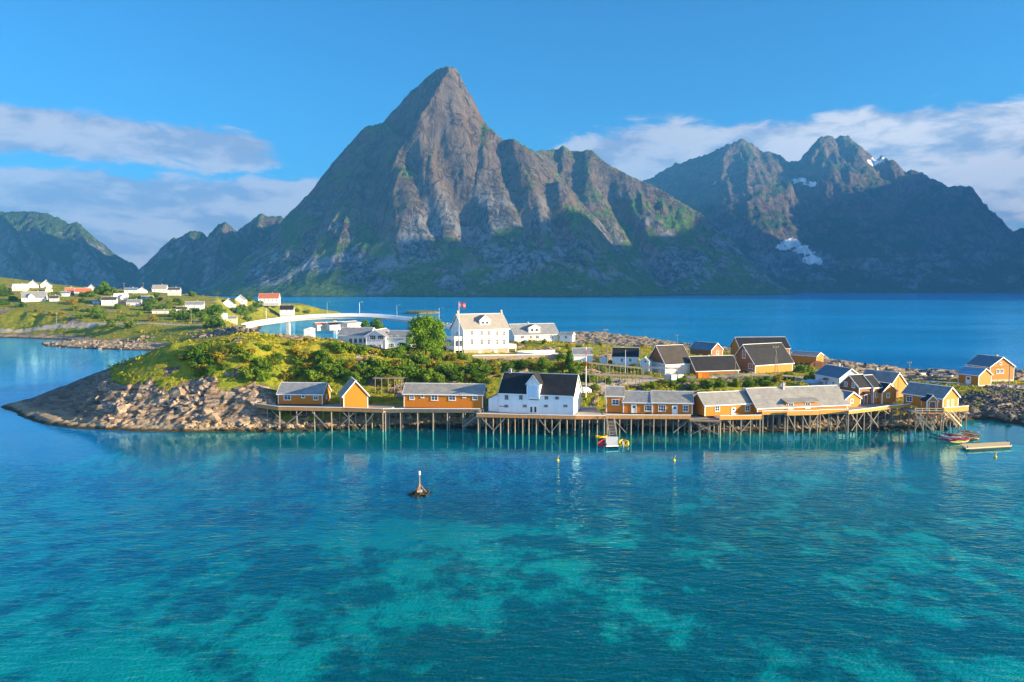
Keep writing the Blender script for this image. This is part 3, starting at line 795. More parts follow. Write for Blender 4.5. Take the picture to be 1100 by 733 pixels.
mountain('mountain', [
    (1.0, 1.3, [(640, 200, 4550), (697, 192, 4500), (722, 177, 4480), (745, 170, 4460), (756, 166, 4450), (776, 158, 4420), (788, 152, 4400), (796, 149, 4400), (803, 151, 4400), (810, 153, 4420), (818, 162, 4440), (835, 165, 4460), (844, 172, 4460), (855, 172, 4440),
                 (866, 164, 4420), (874, 157, 4400), (882, 148, 4400), (889, 144, 4400), (898, 147, 4420), (906, 143, 4420), (913, 147, 4440), (923, 164, 4460), (931, 180, 4440)]),
    (0.75, 1.25, [(923, 172, 4440), (940, 173, 4380), (948, 168, 4350), (956, 170, 4330), (960, 171, 4330), (963, 187, 4330)]),
    (1.0, 1.25, [(963, 188, 4330), (977, 182, 4300), (990, 186, 4270), (1002, 191, 4250), (1019, 201, 4230), (1030, 200, 4220), (1041, 199, 4220), (1047, 207, 4210), (1053, 222, 4200), (1060, 236, 4200), (1066, 251, 4200), (1080, 248, 4250), (1100, 245, 4300), (1150, 236, 4300), (1200, 240, 4300)]),
    (0.85, 1.2, [(796, 149, 4400), (806, 185, 4280), (800, 215, 4180), (815, 250, 4020)]),
    (0.85, 1.2, [(889, 144, 4400), (884, 190, 4270), (892, 225, 4150), (880, 262, 3980), (860, 290, 3820)]),
    (0.8, 1.2, [(950, 172, 4350), (936, 205, 4200), (920, 235, 4060), (905, 262, 3920), (890, 292, 3760)]),
    (0.85, 1.2, [(1000, 192, 4250), (978, 225, 4120), (965, 258, 3960), (950, 290, 3780)]),
    (0.85, 1.2, [(1041, 199, 4220), (1030, 235, 4080), (1025, 270, 3930), (1035, 298, 3780)]),
    (0.9, 1.25, [(722, 177, 4480), (745, 215, 4300), (770, 252, 4100), (795, 285, 3900)]),
    (2.2, 1.2, [(800, 305, 3720), (860, 306, 3650), (930, 306, 3600), (1000, 305, 3580), (1100, 303, 3560), (1200, 300, 3560)]),
], (250, 4000, 3350, 5400), 9.0, ROCK_R, 'long dark jagged ridge with snow patches across the fjord', 23, 1.3, 1.5, 22.0,
    snow_pts=[(838, 264, 3990, 42), (850, 270, 3960, 36), (858, 281, 3920, 34), (826, 268, 4010, 24), (928, 178, 4430, 34), (940, 172, 4400, 26), (854, 196, 4330, 26), (862, 202, 4330, 22)])
mountain('mountain', [
    (1.2, 1.3, [(-120, 200, 3600), (-60, 218, 3550), (0, 227, 3500), (31, 226, 3480), (50, 228, 3470), (66, 234, 3460), (75, 240, 3450), (83, 238, 3450), (89, 243, 3440), (97, 255, 3430), (110, 268, 3420), (125, 273, 3400), (141, 281, 3380), (152, 290, 3360), (170, 305, 3340)]),
    (0.9, 1.2, [(31, 226, 3480), (45, 255, 3300), (62, 280, 3150)]),
    (0.7, 1.15, [(2, 228, 3500), (12, 242, 3330), (14, 246, 3270), (22, 268, 3150)]),
    (0.6, 1.15, [(14, 243, 3260), (20, 262, 3180)]), (0.6, 1.15, [(25, 247, 3240), (38, 266, 3160)]), (0.8, 1.15, [(8, 270, 3100), (22, 290, 3000)]),
    (0.9, 1.2, [(83, 238, 3450), (96, 268, 3280), (118, 292, 3140)]),
], (-3200, -900, 2700, 4300), 8.0, ROCK_L, 'broad green and grey mountain behind the village', 43, 1.0, 1.1)
mountain('mountain', [
    (1.0, 1.25, [(120, 306, 3260), (138, 296, 3280), (157, 285, 3280), (169, 274, 3280), (179, 260, 3290), (185, 256, 3290), (193, 254, 3300), (204, 248, 3300), (216, 249, 3300), (224, 254, 3300), (229, 248, 3300), (234, 243, 3300), (243, 238, 3300), (247, 242, 3300), (251, 246, 3310),
                  (262, 258, 3330), (280, 275, 3350)]),
    (0.85, 1.2, [(257, 245, 3520), (270, 236, 3530), (276, 231, 3540), (281, 227, 3550), (286, 230, 3550), (292, 230, 3550), (297, 233, 3550), (301, 232, 3550), (309, 240, 3560), (330, 262, 3560)]),
    (0.9, 1.2, [(204, 248, 3300), (196, 272, 3160), (190, 296, 3020)]),
    (0.9, 1.2, [(243, 238, 3300), (236, 268, 3140), (232, 296, 2980)]),
    (0.9, 1.2, [(281, 227, 3550), (272, 258, 3380), (262, 288, 3200)]),
], (-2100, -750, 2800, 4000), 8.0, ROCK_L, 'rounded green shouldered mountain beside the main peak', 53, 1.0, 1.0)
# the massif that stands beyond the frame towards the sun; its shade lies over the lower slopes
def east_massif():
    X, Y = np.meshgrid(np.linspace(2330, 3600, 140), np.linspace(500, 4000, 220))
    sdv = np.hypot((X - 2960) / 560, np.clip(np.abs(Y - 2300) - 950, 0, None) / 420)
    Hm = 830 * np.clip(1 - sdv ** 1.3, 0, 1) ** 0.9 + 260 * (ridged(X / 520, Y / 520, 5, 77) - 0.5) * sstep(1, 0.7, sdv) - 12
    o = np_mesh('mountain', np.stack([X, Y, Hm], -1).reshape(-1, 3), grid_faces(220, 140), ROCK_R, True, {'snow': ('POINT', np.zeros(X.size))})
    props(o, 'high rock massif standing across the fjord towards the sun', 'mountain', None, 'structure')
east_massif()
def far_shade_massif():  # unseen massif, added and sized so its shade covers the far ridge
    X, Y = np.meshgrid(np.linspace(3020, 4400, 100), np.linspace(2600, 5500, 140))
    sdv = np.hypot((X - 3700) / 640, (Y - 3850) / 1500)
    Hm = 1040 * np.clip(1 - sdv ** 1.4, 0, 1) + 180 * (ridged(X / 480, Y / 480, 5, 79) - 0.5) * sstep(1, 0.7, sdv) - 12
    o = np_mesh('mountain', np.stack([X, Y, Hm], -1).reshape(-1, 3), grid_faces(140, 100), ROCK_R, True, {'snow': ('POINT', np.zeros(X.size))})
    props(o, 'unseen second rock massif towards the sun, added to shade the far ridge', 'mountain', None, 'structure')
far_shade_massif()

# ------------------------------------------------------------------ haze
hz, T = new_mat('haze')
T.n('ShaderNodeOutputMaterial', i_Volume=T.n('ShaderNodeVolumePrincipled', i_Color=(0.10, 0.44, 1.0), i_Density=HAZE).outputs[0])
b = MB(); b.box(-11500, 11500, -400, 8000, -31.5, 1200)
props(b.build('haze', hz), 'thin blue summer haze over the fjord', 'haze', None, 'stuff')
# ------------------------------------------------------------------ buildings
def frame_window(parent, face, L, Wd, u, zc, w, h, sash=None, bars=1, name='window'):
    """white casing with a pane behind it; face f/l/r of the house frame"""
    mb, pn = MB(), MB()
    t = 0.11 if w > 0.6 else 0.08
    def bx(m, a0, a1, z0, z1, d0, d1):
        if face == 'f': m.box(a0, a1, -d1, -d0, z0, z1)
        elif face == 'l': m.box(-d1, -d0, a0, a1, z0, z1)
        elif face == 'r': m.box(L + d0, L + d1, a0, a1, z0, z1)
    x0, x1, z0, z1 = u - w / 2, u + w / 2, zc - h / 2, zc + h / 2
    bx(mb, x0, x0 + t, z0, z1, 0.005, 0.09); bx(mb, x1 - t, x1, z0, z1, 0.005, 0.09)
    bx(mb, x0 + t, x1 - t, z0, z0 + t, 0.005, 0.09); bx(mb, x0 + t, x1 - t, z1 - t, z1, 0.005, 0.09)
    bx(mb, x0 - 0.05, x1 + 0.05, z0 - 0.06, z0 - 0.003, 0.005, 0.15)
    for k in range(bars):
        c = x0 + (x1 - x0) * (k + 1) / (bars + 1)
        bx(mb, c - 0.03, c + 0.03, z0 + t, z1 - t, 0.025, 0.075)
    if h > 0.9:
        bx(mb, x0 + t, x1 - t, zc - 0.025, zc + 0.025, 0.024, 0.07)
    bx(pn, x0 + t * 0.9, x1 - t * 0.9, z0 + t * 0.9, z1 - t * 0.9, 0.006, 0.022)
    f = mb.build(name, sash or M['trim'], parent)
    pn.build('pane', M['glass'], f)
    return f
def add_door(parent, face, L, u, z0, w, h, mat=None, glazed=False):
    mb, cs = MB(), MB()
    def bx(m, a0, a1, za, zb, d0, d1):
        if face == 'f': m.box(a0, a1, -d1, -d0, za, zb)
        elif face == 'l': m.box(-d1, -d0, a0, a1, za, zb)
        else: m.box(L + d0, L + d1, a0, a1, za, zb)
    bx(mb, u - w / 2, u + w / 2, z0, z0 + h, 0.005, 0.05)
    bx(cs, u - w / 2 - 0.1, u - w / 2 - 0.003, z0, z0 + h + 0.1, 0.005, 0.09); bx(cs, u + w / 2 + 0.003, u + w / 2 + 0.1, z0, z0 + h + 0.1, 0.005, 0.09)
    bx(cs, u - w / 2, u + w / 2, z0 + h + 0.003, z0 + h + 0.1, 0.005, 0.09)
    d = mb.build('door', mat or M['trim'], parent)
    cs.build('door_frame', M['trim'], d)
    hd = MB(); bx(hd, u + w * 0.36, u + w * 0.42, z0 + h * 0.47, z0 + h * 0.53, 0.05, 0.10); hd.build('handle', M['black'], d)
    g = MB(); bx(g, u - w * 0.3, u + w * 0.3, z0 + h * (0.15 if glazed else 0.6), z0 + h * 0.9, 0.051, 0.06); g.build('pane', M['glass'], d)
    return d
def gable_body(parent, L, W, hw, hr, ridge, wall, roof, over=0.35, x0=0.0, y0=0.0, z0=0.0, trim=True, skew=0.5, t=0.16, wall_name='wall', roof_name='roof', lo=-0.0, trim_mat='trim'):
    wm, rm, tm = MB(), MB(), MB()
    if ridge == 'x':
        S, E, ax, a0, a1, c0 = W, L, 'x', x0, x0 + L, y0
    else:
        S, E, ax, a0, a1, c0 = L, W, 'y', y0, y0 + W, x0
    pk = S * skew
    wm.prism([(c0, z0 + lo), (c0 + S, z0 + lo), (c0 + S, z0 + hw), (c0 + pk, z0 + hw + hr), (c0, z0 + hw)], ax, a0, a1)
    s1, s2 = hr / pk, hr / (S - pk)
    e = 0.02
    rp = [(c0 - over, z0 + hw - over * s1 + e), (c0 + pk, z0 + hw + hr + e), (c0 + S + over, z0 + hw - over * s2 + e),
          (c0 + S + over, z0 + hw - over * s2 + t + e), (c0 + pk, z0 + hw + hr + t + e), (c0 - over, z0 + hw - over * s1 + t + e)]
    og = over * 0.8
    rm.prism(rp, ax, a0 - og, a1 + og)
    wl = wm.build(wall_name, M[wall], parent)
    rf = rm.build(roof_name, M[roof], parent)
    if trim:
        bp = [(p[0], p[1] - (0.10 if k < 3 else -0.03)) for k, p in enumerate(rp)]
        for q0, q1 in ((a0 - og - 0.05, a0 - og - 0.004), (a1 + og + 0.004, a1 + og + 0.05)):
            tm.prism(bp, ax, q0, q1)
        if ridge == 'x':
            xs, ys = (x0, x0 + L), (y0, y0 + W)
        else:
            xs, ys = (x0, x0 + L), (y0, y0 + W)
        for xx in xs:
            for yy in ys:
                tm.box(xx - 0.05 if xx == xs[0] else xx - 0.11, xx + 0.11 if xx == xs[0] else xx + 0.05, yy - 0.05 if yy == ys[0] else yy - 0.11, yy + 0.11 if yy == ys[0] else yy + 0.05, z0 + 0.02, z0 + hw - 0.02 - 0.06 * s1)
        # ridge cap and eave boards
        zc = z0 + hw + hr + e + t
        if ridge == 'x': tm.box(a0 - og, a1 + og, c0 + pk - 0.1, c0 + pk + 0.1, zc - 0.05, zc + 0.05)
        else: tm.box(c0 + pk - 0.1, c0 + pk + 0.1, a0 - og, a1 + og, zc - 0.05, zc + 0.05)
        if ridge == 'x':
            tm.box(a0 - og, a1 + og, c0 - over - 0.035, c0 - over - 0.004, rp[0][1] - 0.06, rp[0][1] + t)
        tm.build('trim', M[trim_mat], parent)
    return wl, rf
def add_chimney(roof_obj, x, y, z0, z1, w=0.55, mat='chimney'):
    m = MB(); m.box(x - w / 2, x + w / 2, y - w / 2, y + w / 2, z0, z1); m.box(x - w / 2 - 0.07, x + w / 2 + 0.07, y - w / 2 - 0.07, y + w / 2 + 0.07, z1 + 0.002, z1 + 0.12)
    m.box(x - w * 0.25, x + w * 0.25, y - w * 0.25, y + w * 0.25, z1 + 0.122, z1 + 0.3)
    return m.build('chimney', M[mat], roof_obj)
class House:
    def __init__(self, name, label, cat, A, B, W, hw, hr, z=None, ridge='x', wall='orange', roof='slate', over=0.35, group=None, base=None, base_h=0.6, skew=0.5, trim=True, trim_mat='trim', d0=140.0, sink=0.0):
        if z is None:
            a, b = at_ground(*A, d0=d0), at_ground(*B, d0=d0)
            if a is None: a = b
            if b is None: b = a
            dm = (a.y + b.y) / 2
            if abs(a.y - b.y) > 14:
                a, b = atD(*A, dm), atD(*B, dm)
            z = min(a.z, b.z)
        else:
            a, b = at(*A, z), at(*B, z)
        self.A, self.B = A, B
        self.L = math.hypot(b.x - a.x, b.y - a.y); self.W, self.hw, self.hr = W, hw, hr
        self.D = (a.y + b.y) / 2; self.mpp = self.D / F
        z -= sink
        self.z = z; self.y0px = (A[1] + B[1]) / 2
        self.root = thing(name, label, cat, (a.x, a.y, z), math.atan2(b.y - a.y, b.x - a.x), group)
        self.wall, self.roof = gable_body(self.root, self.L, W, hw, hr, ridge, wall, roof, over, skew=skew, trim=trim, trim_mat=trim_mat)
        self.ridge = ridge
        if base:
            m = MB(); m.box(-0.06, self.L + 0.06, -0.06, W + 0.06, -base_h, -0.004); m.build('foundation', M[base], self.root)
    def u(self, px): return (px - self.A[0]) / (self.B[0] - self.A[0]) * self.L
    def zz(self, px, py):
        base = self.A[1] + (self.B[1] - self.A[1]) * (px - self.A[0]) / (self.B[0] - self.A[0])
        return (base - py) * self.mpp
    def wins(self, lst, **kw):
        for px, py, w, h in lst:
            frame_window(self.root, 'f', self.L, self.W, self.u(px), self.zz(px, py), w * self.mpp, h * self.mpp, **kw)
        return self
    def doors(self, lst, **kw):
        for px, py, w, h in lst:     # py = threshold
            add_door(self.root, 'f', self.L, self.u(px), max(0.03, self.zz(px, py)), w * self.mpp, h * self.mpp, **kw)
        return self
    def side(self, face, lst, **kw):
        for u, zc, w, h in lst:
            frame_window(self.root, face, self.L, self.W, u, zc, w, h, **kw)
        return self
    def chimney(self, px, v=None, h=1.0):
        v = self.W * 0.5 if v is None else v
        zr = self.hw + self.hr * (1 - abs(v - self.W / 2) / (self.W / 2)) if self.ridge == 'x' else self.hw + self.hr * 0.7
        add_chimney(self.roof, self.u(px), v, zr - 0.3, self.hw + self.hr + h * 0.8)
        return self
    def dormer(self, px, w, z0, hw, hr, y0, depth, wall, roof, win=None):
        u = self.u(px)
        m = MB(); m.prism([(u - w / 2, z0), (u + w / 2, z0), (u + w / 2, z0 + hw), (u, z0 + hw + hr), (u - w / 2, z0 + hw)], 'y', y0, y0 + depth)
        d = m.build('dormer', M[wall], self.root)
        s = hr / (w / 2); o = 0.22; t = 0.12
        rp = [(u - w / 2 - o, z0 + hw - o * s + .02), (u, z0 + hw + hr + .02), (u + w / 2 + o, z0 + hw - o * s + .02), (u + w / 2 + o, z0 + hw - o * s + t), (u, z0 + hw + hr + t), (u - w / 2 - o, z0 + hw - o * s + t)]
        m = MB(); m.prism(rp, 'y', y0 - 0.2, y0 + depth); m.build('dormer_roof', M[roof], d)
        m = MB(); m.prism([(p[0], p[1] - (0.08 if k < 3 else -0.02)) for k, p in enumerate(rp)], 'y', y0 - 0.25, y0 - 0.204); m.build('bargeboard', M['trim'], d)
        if win:
            ww, wh = win
            for c in ((u,) if ww < 1.0 else (u - w * 0.2, u + w * 0.2)):
                m = MB(); m.box(c - min(ww, w * 0.36) / 2, c + min(ww, w * 0.36) / 2, y0 - 0.06, y0 - 0.004, z0 + hw * 0.55 - wh / 2, z0 + hw * 0.55 + wh / 2); f = m.build('window', M['trim'], d)
                q = min(ww, w * 0.36) * 0.36
                m = MB(); m.box(c - q, c + q, y0 - 0.075, y0 - 0.062, z0 + hw * 0.55 - wh * 0.36, z0 + hw * 0.55 + wh * 0.36)
                p = m.build('window_pane', M['glass'], d)
        return d

# --- cabins on the waterfront pier
h = House('waterfront_cabin', 'small ochre cabin with grey roof and three white windows at the rocky pier end', 'cabin', (299, 434.2), (346.5, 434.8), 5.0, 2.35, 1.9, z=4.55, roof='slate')
h.wins([(309, 426.3, 8, 7)], bars=1).wins([(326, 425.2, 4, 4.3)], bars=0).wins([(339.5, 426.2, 5.6, 7)], bars=1)
h.side('r', [(2.5, 1.4, 0.8, 1.0)])
h = House('boat_shed', 'bright orange windowless shed showing its gable, between two longer cabins on the pier', 'shed', (369.3, 440.2), (395.2, 438.7), 5.5, 3.0, 2.9, z=4.3, ridge='y', wall='orange', roof='beige_roof', over=0.4)
h = House('waterfront_cabin', 'long ochre cabin with sagging grey roof and six white windows over the pier rail', 'cabin', (434, 437.6), (518.5, 438.9), 5.2, 3.0, 1.7, z=4.3, roof='shingle')
h.wins([(442.7, 426.5, 5.2, 5.6), (510.5, 426.5, 5.6, 6)], bars=1).wins([(454, 425.3, 3.6, 3.8), (499, 425.3, 3.6, 3.8)], bars=0).wins([(467, 426.8, 7.6, 6.6), (486, 426.8, 7.6, 6.6)], bars=1)
# the white warehouse with a hoist gable
h = House('warehouse', 'large white boarded warehouse with black roof and hoist gable on the pier', 'warehouse', (536.3, 443.0), (616, 446.6), 9.0, 4.1, 3.7, z=3.62, wall='white', roof='black_roof', over=0.25)
for px in (544.4, 560, 587.4, 598.7):
    h.wins([(px, 426.4, 4.2, 5.0)], sash=M['wood'], bars=1)
for px in (544, 564.3, 587, 607.6):
    h.wins([(px, 436.0, 4.6, 2.6)], sash=M['wood'], bars=1)
h.doors([(571.3, 444.3, 3.6, 8.2), (575.6, 444.3, 3.6, 8.2)], glazed=True)
d = h.dormer(573.6, 2.7, 3.2, 3.2, 1.7, -0.5, 5.0, 'white', 'black_roof')
m = MB(); c = h.u(573.6); m.box(c - 0.09, c + 0.09, -1.5, -0.72, 7.35, 7.55); m.box(c - 0.03, c + 0.03, -1.42, -1.36, 6.4, 7.34); m.build('hoist_beam', M['post'], d)
m = MB(); m.box(c - 1.05, c + 1.05, -0.56, -0.504, 3.5, 5.9); m.build('loading_hatch', M['blue'], d)
m = MB(); m.box(c - 1.0, c + 1.0, -0.06, -0.008, 2.85, 3.05); m.build('door_lintel', M['slate'], h.root)
m = MB(); u0 = h.u(539.2); m.box(u0 - 0.55, u0 + 0.55, -0.07, -0.008, 1.1, 1.5); sg = m.build('notice_board', M['trim'], h.root)
m = MB(); m.box(u0 - 0.46, u0 - 0.05, -0.085, -0.074, 1.18, 1.42); m.box(u0 + 0.08, u0 + 0.46, -0.085, -0.074, 1.2, 1.4); m.build('notice', M['flag_red'], sg)
m = MB(); m.prism([(-2.5, 0.0), (-0.006, 0.0), (-0.006, 4.0), (-2.5, 2.7)], 'y', 0.5, 6.0); m.build('lean_to', M['white'], h.root)
m = MB(); m.prism([(-2.75, 2.60), (-0.3, 3.88), (-0.3, 4.02), (-2.75, 2.76)], 'y', 0.25, 6.2); m.build('lean_to_roof', M['dark_roof'], h.root)
add_chimney(h.roof, 1.2, 4.5, 7.3, 8.6)
# three joined sections, doors on the deck
h = House('cabin_row', 'ochre row of three joined cabins with stepped grey roofs and two white doors', 'cabin row', (669.5, 443.7), (700.6, 444.5), 5.4, 2.35, 1.75, z=3.7, roof='slate', over=0.3)
h.doors([(681, 444.2, 4.6, 9.0)]).wins([(696, 438.4, 8, 6.6)], bars=2)
Lm = h.L
gable_body(h.root, Lm * 1.36, 5.8, 2.45, 1.8, 'x', 'orange', 'shingle', 0.3, x0=Lm + 0.01, y0=-0.12)
gable_body(h.root, Lm * 0.6, 5.4, 3.5, 1.5, 'x', 'orange', 'shingle', 0.3, x0=-Lm * 0.6 - 0.01, y0=0.3)
def fwin(h, px, py, w, hh, y, bars=1):
    r = frame_window(h.root, 'f', h.L, h.W, h.u(px), h.zz(px, py), w * h.mpp, hh * h.mpp, bars=bars)
    r.location = (0, y, 0)
fwin(h, 661, 432, 8, 6.4, 0.3); fwin(h, 711, 438.3, 8, 7, -0.12, 2); fwin(h, 736, 438.6, 5.8, 6.8, -0.12)
dd = add_door(h.root, 'f', h.L, h.u(724.5), 0.05, 4.8 * h.mpp, 9 * h.mpp); dd.location = (0, -0.12, 0)
# cabin with a brown gable, then the long low one
h = House('waterfront_cabin', 'golden cabin with pale shingle roof and white door, dark gable facing the cabin row', 'cabin', (757, 447.3), (812, 444.4), 5.2, 2.35, 2.0, z=3.6, wall='gold', roof='shingle')
h.wins([(770, 438.8, 6, 6.2), (802.5, 438.6, 6, 6.2)]).doors([(787.5, 446, 4.2, 7.6)]).chimney(806, None, 0.7)
h = House('waterfront_cabin', 'long low golden building under one broad pale shingle roof with recessed front', 'cabin', (813.5, 443.4), (910, 439.2), 8.0, 1.15, 3.2, z=4.15, wall='gold', roof='shingle', over=0.5)
m = MB(); u0, u1 = h.u(843), h.u(877); m.prism([(-0.15, 0.02), (3.0, 0.02), (3.0, 2.6), (-0.15, 1.9)], 'x', u0, u1); b_ = m.build('bay_wall', M['orange'], h.root)
m = MB(); m.prism([(-0.75, 1.86), (4.0, 2.95), (4.0, 3.1), (-0.75, 2.0)], 'x', u0 - 0.2, u1 + 0.2); m.build('bay_roof', M['shingle'], h.root)
for px in (848, 866):
    f = frame_window(h.root, 'f', h.L, h.W, h.u(px), 1.1, 1.25, 1.25); f.location = (0, -0.15, 0)
add_chimney(h.roof, h.u(851), 3.6, 3.9, 5.3); add_chimney(h.roof, h.u(852.6), 5.0, 3.5, 4.9, 0.4)
# little yellow shed and the cluster with dark roofs
h = House('boat_shed', 'tiny bright yellow shed beside the long pale roof, gable with one white window', 'shed', (907.5, 438), (924, 436.5), 3.6, 1.75, 1.35, z=4.25, ridge='y', wall='gold', roof='blue_roof', over=0.25)
h.wins([(914.5, 430.8, 4.6, 4.6)])
h = House('waterfront_house', 'tall brown and gold house with black roof bays and white bargeboards beside the white house', 'house', (922.5, 434.5), (936.2, 433.5), 5.6, 3.6, 2.4, z=4.3, ridge='x', wall='brown', roof='black_roof', over=0.2)
h.side('l', [(1.6, 4.0, 0.9, 1.1), (3.8, 4.0, 0.9, 1.1)]).doors([(929.5, 434, 4.0, 9.5)], mat=M['red'])
m = MB(); u0 = h.u(929.5); m.prism([(-0.9, 2.25), (-0.004, 2.6), (-0.004, 2.75), (-0.9, 2.36)], 'x', u0 - 0.8, u0 + 0.8); m.build('porch_roof', M['black_roof'], h.root)
gable_body(h.root, 2.2, 5.4, 3.55, 2.3, 'x', 'gold', 'black_roof', 0.2, x0=h.L + 0.02, y0=-0.4)
f = frame_window(h.root, 'f', h.L, h.W, h.L + 1.1, 1.9, 1.2, 1.0); f.location = (0, -0.4, 0)
h = House('waterfront_house', 'low golden gabled house with a single white window, joined beside the tall brown house', 'house', (947.2, 434.2), (962.5, 432.6), 6.0, 2.6, 1.7, z=4.3, ridge='y', wall='orange', roof='black_roof', over=0.25)
h.wins([(953.4, 424.6, 5, 5)])
h = House('waterfront_house', 'steep bright yellow gable with grey slate roof rising behind the brown house', 'house', (956, 428), (972.6, 426), 8.0, 3.0, 2.6, z=4.4, ridge='y', wall='gold', roof='slate', over=0.3)
m = MB(); m.box(h.L * 0.5 - 0.08, h.L * 0.5 + 0.08, -0.05, -0.006, 0.2, 4.6); m.build('cover_strip', M['brown'], h.root); h.chimney(964, 5.5, 0.7)
h = House('waterfront_house', 'long house with slate roof and golden gable above the stairs to the floating dock', 'house', (970, 434.0), (1012.5, 440.5), 5.2, 2.5, 2.0, z=4.3, wall='orange', roof='slate', over=0.35)
h.wins([(977, 428.5, 7, 6)]).side('r', [(1.6, 1.35, 0.8, 1.3), (3.2, 1.35, 0.8, 1.3)])
m = MB(); m.prism([(0.06, 0.02), (5.14, 0.02), (5.14, 2.46), (2.6, 4.36), (0.06, 2.46)], 'x', h.L + 0.004, h.L + 0.03); m.build('gable_cladding', M['gold'], h.root)
h = House('porch_shed', 'small porch hut with black roof and brown door before the golden gable', 'shed', (995.5, 441.0), (1007.0, 441.2), 2.6, 2.0, 1.1, z=4.0, ridge='y', wall='gold', roof='black_roof', over=0.25)
add_door(h.root, 'f', h.L, h.L * 0.5, 0.03, 1.2, 1.8, mat=M['brown'])
# pair of houses by the causeway road
h = House('causeway_house', 'two storey golden house with slate blue roof behind the smaller roadside house', 'house', (1038.5, 404.5), (1067.2, 408.0), 8.0, 3.7, 2.6, wall='orange', roof='blue_roof', base='concrete', z=3.6)
h.root.rotation_euler.z += -0.18
h.wins([(1046, 395.5, 3.6, 4), (1054, 396.5, 3, 3.6), (1060, 397, 3.8, 4)]).side('r', [(2.6, 2.4, 1.1, 1.2), (4.0, 2.4, 1.1, 1.2), (3.4, 4.6, 0.8, 0.8)]).chimney(1060, None, 0.5)
h = House('causeway_house', 'single storey golden house with bright blue roof on the causeway roadside', 'house', (1029, 411.3), (1053, 413.8), 5.2, 2.7, 1.6, wall='orange', roof='bright_blue_roof', base='concrete', z=3.5)
h.root.rotation_euler.z += -0.16
h.doors([(1041.3, 412.6, 5, 8)])
# --- buildings up on the island
h = House('white_house', 'white house with slate blue roof standing between the barns and the brown house', 'house', (876, 414), (901.5, 419.5), 6.4, 3.1, 2.2, z=4.0, wall='white', roof='blue_roof', over=0.35, base='concrete')
h.wins([(881, 409.5, 3.6, 5), (895.5, 412.5, 4, 5.2)]).doors([(888, 416, 3.0, 6)]).side('r', [(2.2, 1.6, 0.9, 1.1), (4.4, 1.6, 0.9, 1.1), (3.2, 3.8, 0.8, 0.8)]).chimney(889, None, 1.0)
m = MB(); u0 = h.u(888); m.prism([(-0.9, 2.0), (-0.004, 2.4), (-0.004, 2.52), (-0.9, 2.1)], 'x', u0 - 0.9, u0 + 0.9); m.build('porch_roof', M['blue_roof'], h.root)
m = MB(); m.prism([(-3.3, 0.9), (-0.004, 1.3), (-0.004, 1.42), (-3.3, 1.0)], 'x', -2.0, 3.2); m.box(-1.9, 3.1, -3.2, -0.01, -0.4, 0.88); m.build('annex', M['blue'], h.root)
h = House('barn', 'barn with dark brown roof, brown gable and white front wall', 'barn', (714.7, 403.0), (742, 401.5), 8.5, 3.1, 4.4, z=6.2, wall='white', roof='dark_roof', over=0.4)
m = MB(); W_ = h.W; m.prism([(0.05, 3.1), (W_ - 0.05, 3.1), (W_ / 2, 7.4)], 'x', -0.06, -0.006); m.build('gable_boards', M['brown'], h.root)
m = MB(); m.box(-0.09, -0.006, 0.1, W_ - 0.1, 0.05, 3.05); m.build('side_wall', M['blue'], h.root)
h.wins([(728, 396, 3.5, 3.6)])
h = House('barn', 'low barn with black roof and brown gable in front of the biggest barn', 'barn', (747.5, 405.5), (793, 404.0), 6.8, 1.9, 3.3, z=5.6, wall='brown', roof='black_roof', over=0.4)
h = House('barn', 'biggest barn with charcoal roof, brown gable with hatch and golden front wall', 'barn', (811, 401.5), (851, 398.5), 9.0, 2.6, 5.0, z=6.0, wall='gold', roof='black_roof', over=0.45)
m = MB(); W_ = h.W; m.prism([(0.05, 0.05), (W_ - 0.05, 0.05), (W_ - 0.05, 2.6), (W_ / 2, 7.5), (0.05, 2.6)], 'x', -0.06, -0.006); m.build('gable_boards', M['brown'], h.root)
h.side('l', [(4.2, 5.0, 1.3, 2.2)]); h.side('l', [(1.6, 1.9, 1.8, 1.5)])
m = MB(); m.box(-1.1, -0.1, 2.4, 3.6, 0.9, 1.0); m.bar((-0.6, 2.3, 0.9), (-0.6, -2.6, -0.4), 1.0, 0.12); m.bar((-1.05, 2.4, 1.8), (-1.05, -2.6, 0.5), 0.07, 0.07); m.build('outside_steps', M['wood'], h.root)
h = House('barn', 'long barn with black roof and yellow end wall behind the biggest barn', 'barn', (795, 384), (848, 383.5), 9.0, 3.3, 3.6, z=4.2, wall='gold', roof='black_roof', over=0.4)
h = House('boathouse', 'low yellow boathouse with pale roof edge at the water behind the barns', 'boathouse', (849, 389), (877, 391), 6.0, 2.6, 1.0, z=3.4, wall='gold', roof='beige_roof', over=0.3)
h = House('boathouse', 'small dark gabled boathouse with golden front tucked behind the low barn', 'boathouse', (764, 384), (776, 383), 10.0, 2.6, 2.3, z=4.6, ridge='y', wall='brown', roof='blue_roof', over=0.3)
h.wins([(770.5, 378.8, 4.5, 3.6)])
h = House('white_cottage', 'small white cottage with black roof and two dark windows above the drying racks', 'cottage', (658, 393), (685.5, 393.5), 5.4, 2.55, 2.2, z=8.0, wall='white', roof='black_roof', over=0.25, base='concrete')
h.wins([(668, 387, 3.2, 4), (677, 387, 3.2, 4)], sash=M['trim'])
h = House('outhouse', 'narrow pale blue outhouse with dark window beside the white cottage', 'shed', (687.5, 399), (697, 399.5), 2.6, 2.7, 1.0, z=7.0, ridge='y', wall='blue', roof='slate', over=0.15)
h.wins([(693.3, 388.5, 2.8, 3)], sash=M['trim'], bars=0)
h = House('outhouse', 'tiny pale blue hut between the white cottage and the tall utility pole', 'shed', (645, 391.6), (652.4, 391.6), 2.0, 1.6, 0.4, z=8.2, ridge='y', wall='blue', roof='slate', over=0.1)
